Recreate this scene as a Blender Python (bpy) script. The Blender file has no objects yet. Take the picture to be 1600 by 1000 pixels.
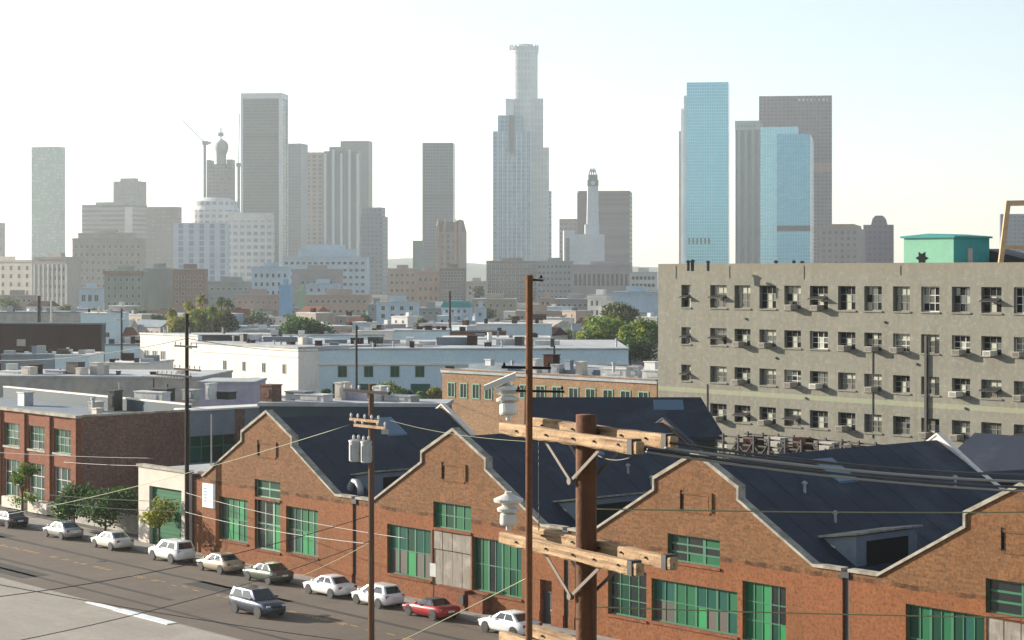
import bpy, bmesh, math, random
from mathutils import Vector, Matrix, Euler
from mathutils.geometry import tessellate_polygon

RND = random.Random(11)
SC = bpy.context.scene
COL = SC.collection
PI = math.pi
# survey of the place: camera 23 m above the street, street grid turned 49.6 degrees
F, CZ, HY = 3100.0, 23.0, 425.0
TH = math.atan2(.7612, .6486)
UX, UY, NX, NY = .6486, -.7612, .7612, .6486
OX, OY = -18.98, 153.6


def at(px, py, Y):
    return Vector(((px - 800) / F * Y, Y, CZ - (py - HY) / F * Y))


def P(s, t, z=0.0):
    return Vector((OX + s * UX + t * NX, OY + s * UY + t * NY, z))


# ------------------------------------------------------------------ mesh builder
class MB:
    def __init__(self):
        self.v, self.f, self.m = [], [], []

    def face(self, pts, m=0):
        i = len(self.v)
        self.v += [tuple(p) for p in pts]
        self.f.append(tuple(range(i, i + len(pts))))
        self.m.append(m)

    def box(self, x0, x1, y0, y1, z0, z1, m=0, M=None):
        c = [(x0, y0, z0), (x1, y0, z0), (x1, y1, z0), (x0, y1, z0), (x0, y0, z1), (x1, y0, z1), (x1, y1, z1), (x0, y1, z1)]
        if M is not None:
            c = [tuple(M @ Vector(p)) for p in c]
        i = len(self.v)
        self.v += c
        for q in ((3, 2, 1, 0), (4, 5, 6, 7), (0, 1, 5, 4), (1, 2, 6, 5), (2, 3, 7, 6), (3, 0, 4, 7)):
            self.f.append(tuple(i + k for k in q))
            self.m.append(m)
        return self

    def prism(self, pts, axis, a0, a1, m=0, mcap=None):
        def mk(p, a):
            return (a, p[0], p[1]) if axis == 'x' else ((p[0], a, p[1]) if axis == 'y' else (p[0], p[1], a))
        n = len(pts)
        i = len(self.v)
        self.v += [mk(p, a0) for p in pts] + [mk(p, a1) for p in pts]
        for k in range(n):
            self.f.append((i + k, i + (k + 1) % n, i + n + (k + 1) % n, i + n + k))
            self.m.append(m)
        self.f.append(tuple(i + k for k in reversed(range(n))))
        self.f.append(tuple(i + n + k for k in range(n)))
        self.m += [m if mcap is None else mcap] * 2
        return self

    def loft(self, rings, m=0, close=True, caps=True):
        i = len(self.v)
        n = len(rings[0])
        for r in rings:
            self.v += [tuple(p) for p in r]
        for a in range(len(rings) - 1):
            for k in range(n if close else n - 1):
                k2 = (k + 1) % n
                self.f.append((i + a * n + k, i + a * n + k2, i + (a + 1) * n + k2, i + (a + 1) * n + k))
                self.m.append(m)
        if caps:
            self.f.append(tuple(i + k for k in reversed(range(n))))
            self.f.append(tuple(i + (len(rings) - 1) * n + k for k in range(n)))
            self.m += [m, m]
        return self

    def lathe(self, base, prof, n=12, m=0, axis=Vector((0, 0, 1))):
        q = Vector((0, 0, 1)).rotation_difference(axis.normalized())
        b = Vector(base)
        return self.loft([[b + q @ Vector((r * math.cos(2 * PI * k / n), r * math.sin(2 * PI * k / n), z)) for k in range(n)] for r, z in prof], m)

    def cyl(self, p0, p1, r0, r1=None, n=10, m=0):
        p0, p1 = Vector(p0), Vector(p1)
        d = p1 - p0
        return self.lathe(p0, [(r0, 0), (r0 if r1 is None else r1, d.length)], n, m, d)

    def tube(self, pts, r, n=5, m=0):
        rings = []
        for k, p in enumerate(pts):
            d = (Vector(pts[min(k + 1, len(pts) - 1)]) - Vector(pts[max(k - 1, 0)])).normalized()
            q = Vector((0, 0, 1)).rotation_difference(d)
            rings.append([Vector(p) + q @ Vector((r * math.cos(2 * PI * j / n), r * math.sin(2 * PI * j / n), 0)) for j in range(n)])
        return self.loft(rings, m)

    def beam(self, p0, p1, w, h, m=0):
        p0, p1 = Vector(p0), Vector(p1)
        d = (p1 - p0).normalized()
        s = d.cross(Vector((0, 0, 1)))
        s = s.normalized() if s.length > 1e-4 else Vector((1, 0, 0))
        t = s.cross(d)
        return self.loft([[p + s * a * w / 2 + t * b * h / 2 for a, b in ((-1, -1), (1, -1), (1, 1), (-1, 1))] for p in (p0, p1)], m)

    def build(self, name, mats, parent=None, loc=None, rz=None, smooth=False, fix=True, bevel=0):
        me = bpy.data.meshes.new(name)
        me.from_pydata(self.v, [], self.f)
        mats = mats if isinstance(mats, (list, tuple)) else [mats]
        for m in mats:
            me.materials.append(m)
        me.polygons.foreach_set('material_index', self.m)
        if fix or bevel:
            bm = bmesh.new()
            bm.from_mesh(me)
            if bevel:
                bmesh.ops.remove_doubles(bm, verts=bm.verts, dist=1e-5)
                bmesh.ops.bevel(bm, geom=list(bm.edges), offset=bevel, segments=2, affect='EDGES', profile=.6)
            bmesh.ops.recalc_face_normals(bm, faces=bm.faces)
            bm.to_mesh(me)
            bm.free()
        if smooth:
            me.polygons.foreach_set('use_smooth', [True] * len(me.polygons))
        o = bpy.data.objects.new(name, me)
        COL.objects.link(o)
        if parent:
            o.parent = parent
        if loc is not None:
            o.location = loc
        if rz is not None:
            o.rotation_euler = (0, 0, rz)
        return o


def parts(name, boxes, mat, parent):
    """each box a part of its own"""
    for b in boxes:
        m = MB()
        m.box(*b)
        m.build(name, mat, parent)


def tag(o, label, cat, group=None):
    o['label'] = label
    o['category'] = cat
    if group:
        o['group'] = group
    return o


def thing(name, label, cat, loc=(0, 0, 0), rz=0.0, group=None):
    o = bpy.data.objects.new(name, None)
    o.empty_display_size = .3
    COL.objects.link(o)
    o.location = loc
    o.rotation_euler = (0, 0, rz)
    return tag(o, label, cat, group)


def kind(o, k):
    o['kind'] = k
    return o


def dup(o, parent, loc=None):
    c = o.copy()
    COL.objects.link(c)
    c.parent = parent
    if loc is not None:
        c.location = loc
    for ch in list(o.children):
        dup(ch, c)
    return c


def holed_wall(mb, outline, holes, depth, m=0, mr=None):
    """wall sheet in the x-z plane at y=0 with rectangular openings and their reveals"""
    loops = [[Vector((x, 0, z)) for x, z in outline]]
    for (x0, x1, z0, z1) in holes:
        loops.append([Vector((x0, 0, z0)), Vector((x0, 0, z1)), Vector((x1, 0, z1)), Vector((x1, 0, z0))])
    flat = [p for l in loops for p in l]
    for tri in tessellate_polygon(loops):
        a, b, c = (flat[k] for k in tri)
        if (b - a).cross(c - a).y > 0:
            b, c = c, b
        mb.face((a, b, c), m)
    D = Vector((0, depth, 0))
    n = len(outline)
    for k in range(n):
        a, b = loops[0][k], loops[0][(k + 1) % n]
        mb.face((a, a + D, b + D, b), m)
    for l in loops[1:]:
        for k in range(4):
            a, b = l[k], l[(k + 1) % 4]
            mb.face((a, b, b + D, a + D), m if mr is None else mr)


# ------------------------------------------------------------------ materials
class NT:
    def __init__(self, name):
        self.mat = bpy.data.materials.new(name)
        self.mat.use_nodes = True
        self.t = self.mat.node_tree
        self.b = self.t.nodes['Principled BSDF']

    def n(self, typ, **kw):
        x = self.t.nodes.new(typ)
        for k, v in kw.items():
            setattr(x, k, v)
        return x

    def l(self, a, b):
        self.t.links.new(a, b)

    def math(self, op, a, b=None, clamp=False):
        x = self.n('ShaderNodeMath', operation=op, use_clamp=clamp)
        for i, v in enumerate((a, b)):
            if v is None:
                continue
            if isinstance(v, (int, float)):
                x.inputs[i].default_value = v
            else:
                self.l(v, x.inputs[i])
        return x.outputs[0]

    def mix(self, fac, a, b):
        x = self.n('ShaderNodeMix', data_type='RGBA')
        for s, v in ((x.inputs[0], fac), (x.inputs[6], a), (x.inputs[7], b)):
            if isinstance(v, (int, float)):
                s.default_value = v
            elif isinstance(v, tuple):
                s.default_value = v if len(v) == 4 else (*v, 1)
            else:
                self.l(v, s)
        return x.outputs[2]

    def coord(self, kind='Object'):
        if not hasattr(self, 'tc'):
            self.tc = self.n('ShaderNodeTexCoord')
        return self.tc.outputs[kind]

    def noise(self, scale, detail=4, rough=.6, vec=None, stretch=None, rot=0):
        x = self.n('ShaderNodeTexNoise')
        x.inputs['Scale'].default_value = scale
        x.inputs['Detail'].default_value = detail
        x.inputs['Roughness'].default_value = rough
        v = vec or self.coord()
        if rot:
            vr = self.n('ShaderNodeVectorRotate', rotation_type='Z_AXIS')
            vr.inputs['Angle'].default_value = rot
            self.l(v, vr.inputs['Vector'])
            v = vr.outputs[0]
        if stretch:
            mp = self.n('ShaderNodeMapping')
            mp.inputs['Scale'].default_value = stretch
            self.l(v, mp.inputs[0])
            v = mp.outputs[0]
        self.l(v, x.inputs['Vector'])
        return x.outputs[0]

    def ramp(self, v, lo, hi):
        x = self.n('ShaderNodeMapRange')
        x.inputs[1].default_value = lo
        x.inputs[2].default_value = hi
        self.l(v, x.inputs[0])
        return x.outputs[0]

    def hz(self):
        """horizontal wall coordinate and height in object space"""
        s = self.n('ShaderNodeSeparateXYZ')
        self.l(self.coord(), s.inputs[0])
        ns = self.n('ShaderNodeSeparateXYZ')
        self.l(self.coord('Normal'), ns.inputs[0])
        side = self.math('GREATER_THAN', self.math('ABSOLUTE', ns.outputs[0]), .7)
        h = self.math('ADD', s.outputs[0], self.math('MULTIPLY', side, self.math('SUBTRACT', s.outputs[1], s.outputs[0])))
        wall = self.math('LESS_THAN', self.math('ABSOLUTE', ns.outputs[2]), .6)
        return h, s.outputs[2], wall

    def bump(self, v, strength=.3, dist=.02):
        x = self.n('ShaderNodeBump')
        x.inputs['Strength'].default_value = strength
        x.inputs['Distance'].default_value = dist
        self.l(v, x.inputs['Height'])
        self.l(x.outputs[0], self.b.inputs['Normal'])

    def out(self, col=None, rough=None, metal=0.0, spec=.5):
        for s, v in (('Base Color', col), ('Roughness', rough), ('Metallic', metal), ('Specular IOR Level', spec)):
            if v is None:
                continue
            i = self.b.inputs[s]
            if isinstance(v, tuple):
                i.default_value = v if len(v) == 4 else (*v, 1)
            elif isinstance(v, (int, float)):
                i.default_value = v
            else:
                self.l(v, i)
        return self.mat


def surf(name, c, c2=None, scale=1.0, rough=.85, metal=0.0, spec=.3, stretch=None, bump=0, c3=None, s3=.15, rot=0):
    t = NT(name)
    c2 = c2 or tuple(x * .75 for x in c)
    col = t.mix(t.ramp(t.noise(scale, 6, .65, stretch=stretch, rot=rot), .35, .68), c, c2)
    if c3:
        col = t.mix(t.ramp(t.noise(s3, 4, .6, stretch=stretch if rot else None, rot=rot), .5, .68), col, c3)
    fine = t.noise(scale * 9, 2)
    col = t.mix(t.math('MULTIPLY', t.ramp(fine, .3, .7), .3), col, tuple(x * .6 for x in c2))
    if bump:
        t.bump(fine, bump)
    return t.out(col, rough, metal, spec)


def plain(name, c, rough=.5, metal=0.0, spec=.5):
    t = NT(name)
    col = t.mix(t.math('MULTIPLY', t.noise(3, 3), .35), c, tuple(x * .6 for x in c))
    return t.out(col, rough, metal, spec)


def grid(name, wall, glass, sx, sz, fx, fz, glass2=None, rough=.25, metal=0.0, ox=0.0, oz=0.0, wall2=None, band=None, gspec=.6, wrough=.85, wmetal=0.0):
    """curtain wall: panes of sx by sz metres on every upright face"""
    t = NT(name)
    h, z, wl = t.hz()
    hs = t.math('DIVIDE', t.math('ADD', h, ox), sx)
    zs = t.math('DIVIDE', t.math('ADD', z, oz), sz)

    def inside(v, f):
        return t.math('LESS_THAN', t.math('ABSOLUTE', t.math('SUBTRACT', t.math('FRACT', v), .5)), f / 2 + (1e-3 if f >= 1 else 0))
    pane = t.math('MULTIPLY', t.math('MULTIPLY', inside(hs, fx), inside(zs, fz)), wl)
    cv = t.n('ShaderNodeCombineXYZ')
    t.l(t.math('FLOOR', hs), cv.inputs[0])
    t.l(t.math('FLOOR', zs), cv.inputs[1])
    wn = t.n('ShaderNodeTexWhiteNoise')
    t.l(cv.outputs[0], wn.inputs[0])
    g = t.mix(t.math('POWER', wn.outputs[0], 2.0), glass, glass2 or tuple(min(1, x * 1.7 + .03) for x in glass))
    w = t.mix(t.ramp(t.noise(.06, 5, .6), .35, .7), wall, wall2 or tuple(x * .8 for x in wall))
    if band:
        bz, bh, bc = band
        w_in = t.math('LESS_THAN', t.math('ABSOLUTE', t.math('SUBTRACT', z, bz)), bh)
        g = t.mix(w_in, g, bc)
        w = t.mix(w_in, w, bc)
    col = t.mix(pane, w, g)
    r = t.math('ADD', wrough, t.math('MULTIPLY', pane, rough - wrough))
    mt = t.math('ADD', wmetal, t.math('MULTIPLY', pane, metal - wmetal)) if (metal or wmetal) else 0.0
    return t.out(col, r, mt, gspec)


def brick(name, c1, c2, mortar, lower=None, zsplit=0.0, soot=None, bw=.42, bh=.14):
    t = NT(name)
    h, z, wl = t.hz()
    cv = t.n('ShaderNodeCombineXYZ')
    t.l(h, cv.inputs[0])
    t.l(z, cv.inputs[1])
    b = t.n('ShaderNodeTexBrick')
    t.l(cv.outputs[0], b.inputs['Vector'])
    b.inputs['Color1'].default_value = (*c1, 1)
    b.inputs['Color2'].default_value = (*c2, 1)
    b.inputs['Mortar'].default_value = (*mortar, 1)
    b.inputs['Scale'].default_value = 1
    b.inputs['Mortar Size'].default_value = .012
    b.inputs['Brick Width'].default_value = bw
    b.inputs['Row Height'].default_value = bh
    b.inputs['Bias'].default_value = -.1
    col = b.outputs[0]
    blot = t.ramp(t.noise(.55, 6, .7), .35, .7)
    if soot:
        col = t.mix(t.math('MULTIPLY', blot, .75), col, soot)
    if lower:
        edge = t.math('ADD', z, t.math('MULTIPLY', t.math('SUBTRACT', t.noise(.9, 3), .5), .25))
        col = t.mix(t.math('MULTIPLY', t.math('LESS_THAN', edge, zsplit), .5), col, lower)
        dk = t.math('LESS_THAN', t.math('ABSOLUTE', t.math('SUBTRACT', edge, zsplit + .05)), .13)
        col = t.mix(t.math('MULTIPLY', dk, t.ramp(t.noise(.5, 3), .42, .55)), col, tuple(x * .22 for x in c1))
    streak = t.ramp(t.noise(1.0, 5, .7, stretch=(1.6, 1.6, .12)), .5, .75)
    col = t.mix(t.math('MULTIPLY', streak, .38), col, tuple(x * .35 for x in c1))
    col = t.mix(t.math('MULTIPLY', t.ramp(t.noise(3.2, 4), .45, .75), .45), col, tuple(min(1, x * 1.5) for x in mortar))
    col = t.mix(t.math('MULTIPLY', t.ramp(t.noise(5.5, 3), .48, .7), .7), col, tuple(x * .25 for x in c1))
    col = t.mix(t.math('MULTIPLY', t.ramp(t.noise(.22, 5, .7), .5, .62), .35), col, tuple(x * .45 for x in c1))
    t.bump(t.noise(8, 3), .35, .03)
    return t.out(col, .9, 0.0, .2)


def leafmat(name, dark, light, yellow=None):
    t = NT(name)
    g = t.n('ShaderNodeNewGeometry')
    r = g.outputs['Random Per Island']
    col = t.mix(r, dark, light)
    if yellow:
        col = t.mix(t.math('MULTIPLY', t.ramp(t.noise(.35, 2), .5, .62), .8), col, yellow)
    m = t.out(col, .6, 0.0, .3)
    tr = t.n('ShaderNodeBsdfTranslucent')
    t.l(col, tr.inputs[0])
    mx = t.n('ShaderNodeMixShader')
    mx.inputs[0].default_value = .5
    t.l(t.b.outputs[0], mx.inputs[1])
    t.l(tr.outputs[0], mx.inputs[2])
    t.l(mx.outputs[0], t.t.nodes['Material Output'].inputs[0])
    return m


M = {}
M['asphalt'] = surf('asphalt', (.145, .112, .084), (.10, .078, .06), .22, .9, bump=.3, c3=(.135, .112, .088), s3=.07, stretch=(1, .25, 1))
M['ground'] = surf('ground', (.11, .10, .085), (.07, .065, .055), .05, .95)
M['concrete'] = surf('concrete', (.30, .28, .25), (.22, .205, .185), .5, .9, c3=(.36, .33, .29))
M['apron'] = surf('apron', (.32, .285, .24), (.26, .23, .195), .35, .9, c3=(.36, .32, .27), stretch=(.3, 1.2, 1))
M['kerb'] = surf('kerb', (.30, .28, .25), None, 1.5)
M['white_paint'] = surf('white_paint', (.78, .80, .80), (.62, .66, .66), 1.2, .6)
M['yellow_paint'] = surf('yellow_paint', (.62, .34, .07), (.30, .19, .07), 1.4, .8)
M['patch'] = surf('patch', (.036, .034, .032), (.05, .046, .04), .5, .95)
M['brick'] = brick('warehouse_brick', (.245, .105, .042), (.105, .045, .022), (.14, .088, .045), (.27, .078, .027), 6.05, (.150, .078, .032))
M['brick_red'] = brick('red_brick', (.265, .078, .032), (.17, .048, .022), (.16, .09, .055), None, 0, (.17, .064, .032))
M['brick_dark'] = brick('dark_brick', (.19, .09, .062), (.125, .06, .044), (.24, .17, .13), None, 0, (.10, .055, .042))
M['brick_tan'] = brick('tan_brick', (.33, .195, .105), (.26, .145, .078), (.30, .21, .13), None, 0, (.24, .15, .09), .6, .2)
M['coping'] = surf('coping', (.42, .39, .32), (.24, .22, .175), 1.6, .85, c3=(.20, .17, .13), s3=.8)
M['roof_dark'] = surf('roof_felt', (.018, .027, .046), (.010, .016, .030), .6, .7, spec=.3, c3=(.048, .058, .074), s3=.22, stretch=(.6, .2, 1), bump=.3)  # blue of the sky's light is put into the felt colour
M['skylight'] = plain('skylight_glass', (.065, .13, .19), .3, .0, .8)
M['stucco_pale'] = surf('pale_stucco', (.62, .56, .48), (.5, .45, .38), .6)
M['white_wall'] = surf('white_wall', (.80, .74, .66), (.72, .66, .58), .25, .85, c3=(.66, .60, .52), s3=.4)
M['blue_wall'] = surf('blue_wall', (.60, .73, .77), (.52, .65, .70), .2, .85)
M['grey_wall'] = surf('grey_wall', (.46, .43, .37), (.30, .28, .25), .7, .95, c3=(.50, .45, .38))
M['teal_dark'] = surf('dark_teal_cladding', (.030, .062, .080), (.02, .042, .056), .4, .5)  # dark workshop wall; on the inner parapet it stands for shade
M['slate_wall'] = surf('slate_wall', (.20, .235, .27), (.15, .18, .21), .5)
M['lilac_wall'] = surf('lilac_wall', (.44, .41, .50), None, .4)
M['brown_wall'] = surf('brown_wall', (.042, .013, .008), (.026, .009, .006), .3, .95, spec=.1, stretch=(1, 1, .3))
M['flat_roof'] = surf('flat_roof', (.40, .42, .43), (.28, .30, .31), .25, .9, c3=(.48, .49, .48))
M['white_roof'] = surf('white_roof', (.66, .65, .62), (.50, .50, .48), .3, .9, c3=(.40, .41, .41))
M['dark'] = plain('dark_void', (.012, .012, .013), .9, 0, .1)
M['dark_metal'] = plain('dark_metal', (.035, .033, .032), .6, .3)
M['galv'] = surf('galvanised', (.42, .43, .43), (.3, .31, .31), 2, .5, .4)
M['wood'] = surf('pole_wood', (.15, .075, .036), (.07, .034, .018), 1.5, .9, stretch=(6, 6, .25), bump=.5)
M['wood_rust'] = surf('stained_pole_wood', (.21, .082, .028), (.09, .036, .014), 1.6, .85, stretch=(6, 6, .25), bump=.5)
M['wood_dark'] = surf('dark_pole_wood', (.155, .062, .024), (.06, .025, .011), 1.6, .85, stretch=(6, 6, .25), bump=.6)
M['wood_black'] = surf('creosote_wood', (.030, .020, .015), (.02, .014, .011), 1.5, .9, stretch=(6, 6, .3))
M['arm_wood'] = surf('weathered_timber', (.48, .33, .185), (.27, .165, .085), 3.0, .85, stretch=(.35, 7, 7), bump=.5, c3=(.13, .075, .04), s3=2.2, rot=math.radians(58.7))
M['porcelain'] = plain('white_porcelain', (.60, .58, .52), .35)
M['wire'] = plain('wire_black', (.02, .02, .02), .6)
M['wire_pale'] = plain('wire_pale', (.21, .20, .17), .5)
M['wire_green'] = plain('wire_green', (.19, .21, .09), .5)
M['green_pane'] = plain('green_pane', (.005, .105, .040), .5, 0, .2)
M['green_bright'] = plain('green_panel_bright', (.010, .22, .065), .5, 0, .25)
M['green_dark'] = plain('green_pane_dark', (.004, .045, .026), .35, 0, .25)
M['teal_pane'] = plain('teal_pane', (.008, .075, .055), .35, 0, .25)
M['brown_pane'] = plain('brown_panel', (.05, .038, .028), .6)
M['glass_dark'] = plain('dark_glass', (.016, .021, .022), .2, 0, .5)
M['glass_grey'] = plain('grey_glass', (.10, .12, .12), .15, 0, .8)
M['frame_green'] = plain('pale_green_frame', (.12, .28, .175), .5)
M['frame_teal'] = plain('green_frame', (.010, .125, .055), .5)
M['frame_white'] = plain('pale_frame', (.55, .54, .48), .6)
M['board'] = surf('weathered_board', (.27, .24, .20), (.17, .15, .125), 1.8, .9, stretch=(3, 1, .4), c3=(.34, .31, .27), s3=.8)
M['frame_grey'] = plain('grey_sash', (.14, .14, .115), .6)
M['glass_mid'] = plain('dusty_glass', (.085, .088, .075), .2, 0, .6)
M['ac_metal'] = surf('ac_metal', (.34, .32, .27), (.22, .20, .17), 2, .7)
M['olive'] = None
M['mint'] = surf('mint_paint', (.20, .44, .30), (.165, .37, .25), .8, .7)
M['teal_paint'] = surf('teal_paint', (.03, .27, .26), (.025, .22, .21), .8, .7)
M['rust_steel'] = surf('tan_steel', (.52, .36, .20), (.34, .21, .11), 1.2, .7)
M['rubber'] = plain('rubber', (.02, .02, .02), .8)
M['alloy'] = plain('alloy', (.62, .62, .62), .4, .3)
M['iron'] = plain('weathered_iron', (.15, .125, .10), .7, .2)
M['car_glass'] = plain('car_glass', (.02, .026, .03), .06, 0, .9)
M['lamp_white'] = plain('lamp_glass', (.7, .7, .68), .1)
M['lamp_red'] = plain('lamp_red', (.3, .02, .015), .2)
M['trunk'] = surf('bark', (.10, .07, .045), None, 3, .95)
M['leaf_dark'] = leafmat('leaf_dark', (.010, .034, .008), (.055, .115, .018))
M['leaf_mid'] = leafmat('leaf_mid', (.018, .055, .008), (.15, .24, .022), (.30, .30, .025))
M['leaf_yellow'] = leafmat('leaf_yellow', (.07, .10, .012), (.24, .25, .03), (.32, .24, .03))
M['leaf_green'] = leafmat('leaf_green', (.04, .11, .012), (.16, .26, .03))
M['leaf_haze'] = leafmat('leaf_olive', (.04, .06, .018), (.12, .13, .035))


def olive():
    t = NT('olive_plaster')
    c = t.mix(t.ramp(t.noise(.35, 6, .65), .35, .7), (.205, .200, .168), (.165, .162, .136))
    c = t.mix(t.math('MULTIPLY', t.ramp(t.noise(.8, 5, .7, stretch=(1.5, 1.5, .07)), .48, .74), .6), c, (.15, .135, .095))
    c = t.mix(t.math('MULTIPLY', t.ramp(t.noise(2.2, 5, .7), .5, .75), .6), c, (.38, .35, .26))
    c = t.mix(t.math('MULTIPLY', t.ramp(t.noise(1.1, 6, .75), .5, .66), .5), c, (.19, .165, .108))
    s = t.n('ShaderNodeSeparateXYZ')
    t.l(t.coord(), s.inputs[0])
    edge = t.math('ADD', s.outputs[2], t.math('MULTIPLY', t.math('SUBTRACT', t.noise(1.2, 4), .5), 2.2))
    c = t.mix(t.math('MULTIPLY', t.math('GREATER_THAN', edge, 23.1), .35), c, (.20, .175, .12))
    zz = t.math('LESS_THAN', t.math('ABSOLUTE', t.math('SUBTRACT', s.outputs[2], 11.3)), .22)
    c = t.mix(t.math('MULTIPLY', zz, .35), c, (.36, .40, .24))
    t.bump(t.noise(4, 4), .4, .05)
    return t.out(c, .92, 0, .2)


M['olive'] = olive()
# ------------------------------------------------------------------ the setting: ground, street, kerbs
def street(name, polys, z0, z1, m):
    """flat strips given as (s0,s1,t0,t1) in the street grid"""
    mb = MB()
    for s0, s1, t0, t1 in polys:
        mb.box(s0, s1, t0, t1, z0, z1)
    return kind(mb.build(name, m, loc=P(0, 0), rz=-TH), 'structure')


g = MB()
g.face([(-2600, -260, -.02), (2600, -260, -.02), (2600, 6400, -.02), (-2600, 6400, -.02)])
kind(g.build('ground', M['ground']), 'structure')
street('road', [(-400, 160, -18, -2.4)], -.01, .004, M['asphalt'])
street('pavement', [(-400, 160, -2.1, 0.9)], -.01, .14, M['concrete'])
street('kerb', [(-400, 160, -2.4, -2.1)], -.01, .15, M['kerb'])
street('concrete_apron', [(-400, 160, -60, -18.3)], -.01, .13, M['apron'])
street('apron_kerb', [(-400, 5.6, -18.3, -18), (16.8, 160, -18.3, -18)], -.01, .15, M['kerb'])
mk = MB()
for s in range(-130, 70, 1):
    if RND.random() < .80:
        for t in (-9.35, -9.62):
            if RND.random() < .7:
                mk.box(s, s + .62 + RND.random() * .2, t - .05, t + .05, -.002, .0085)
kind(mk.build('road_marking', M['yellow_paint'], loc=P(0, 0), rz=-TH), 'structure')
pt = MB()
for s0, s1, t0, t1 in ((-60, 40, -7.4, -6.9), (-90, 8, -13.4, -12.9), (-30, 30, -15.6, -15.2), (-44, -30, -8.2, -6.0), (2, 14, -8.8, -6.9), (-80, -50, -11.8, -10.2), (30, 48, -13, -10), (-20, -8, -16.6, -14.2)):
    pt.box(s0, s1, t0, t1, -.001, .0065)
kind(pt.build('road_patch', M['patch'], loc=P(0, 0), rz=-TH), 'structure')
wk = MB()
wk.prism([(-18.62, -.01), (-17.98, -.01), (-17.98, .10), (-18.08, .17), (-18.62, .17)], 'x', 5.6, 9.6)
wk.prism([(-18.78, -.01), (-17.92, -.01), (-17.92, .12), (-18.02, .19), (-18.78, .19)], 'x', 9.75, 16.8)
tag(wk.build('painted_kerb', M['white_paint'], loc=P(0, 0), rz=-TH), 'bright white painted kerb blocks at the edge of the pale concrete apron', 'kerb')


# ------------------------------------------------------------------ windows
def window(parent, x0, x1, z0, z1, y, cols, rows, frame, panes, seed=0, bar=.06, fr=.09, pick=None, name='window', thick=.08, heavy=()):
    """a framed window standing at depth y of a wall: window > pane"""
    r = random.Random(seed)
    mb = MB()
    mb.box(x0, x1, y, y + thick, z0, z0 + fr)
    mb.box(x0, x1, y, y + thick, z1 - fr, z1)
    mb.box(x0, x0 + fr, y, y + thick, z0 + fr, z1 - fr)
    mb.box(x1 - fr, x1, y, y + thick, z0 + fr, z1 - fr)
    cw, rh = (x1 - x0 - 2 * fr) / cols, (z1 - z0 - 2 * fr) / rows
    for i in range(1, cols):
        b = bar * (2.4 if i in heavy else 1)
        mb.box(x0 + fr + i * cw - b / 2, x0 + fr + i * cw + b / 2, y + .01, y + thick - .01, z0 + fr, z1 - fr)
    for j in range(1, rows):
        for i in range(cols):
            b = bar * .5
            mb.box(x0 + fr + i * cw + bar / 2, x0 + fr + (i + 1) * cw - bar / 2, y + .015, y + thick - .015, z0 + fr + j * rh - b, z0 + fr + j * rh + b)
    w = mb.build(name, frame, parent, fix=False)
    pn = MB()
    yy = y + thick * .6
    for i in range(cols):
        for j in range(rows):
            k = pick(i, j) if pick else r.randrange(len(panes))
            t = r.uniform(-.012, .012)
            a0, a1 = x0 + fr + i * cw, x0 + fr + (i + 1) * cw
            b0, b1 = z0 + fr + j * rh, z0 + fr + (j + 1) * rh
            pn.face([(a0, yy + t, b0), (a1, yy - t, b0), (a1, yy - t, b1), (a0, yy + t, b1)], k)
    pn.build('pane', panes, w, fix=False)
    return w


# ------------------------------------------------------------------ the four gabled brick warehouses
GP = [M['green_pane'], M['green_bright'], M['green_dark'], M['teal_pane'], M['brown_pane'], M['glass_dark']]
OUT = [(-11.31, 0), (11.31, 0), (11.31, 6.45), (9.25, 6.45), (3.42, 9.67), (3.42, 10.36), (0, 12.1), (-3.42, 10.36), (-3.42, 9.67), (-9.25, 6.45), (-11.31, 6.45)]
TOPL = [(11.31, 6.45), (9.25, 6.45), (3.42, 9.67), (3.42, 10.36), (0, 12.1), (-3.42, 10.36), (-3.42, 9.67), (-9.25, 6.45), (-11.31, 6.45)]


def coping(par, y0, y1, m, t=.17, name='coping', top=None):
    mb = MB()
    top = top or TOPL
    off = []
    for k, (x, z) in enumerate(top):
        if k in (2, 3):
            off.append((x + .16, z + (.10 if k == 2 else .16)))
        elif k in (5, 6):
            off.append((x - .16, z + (.16 if k == 5 else .10)))
        elif k == 4:
            off.append((x, z + .23))
        else:
            off.append((x, z + t))
    mb.prism(top + off[::-1], 'y', y0, y1)
    return mb.build(name, m, par)


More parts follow.
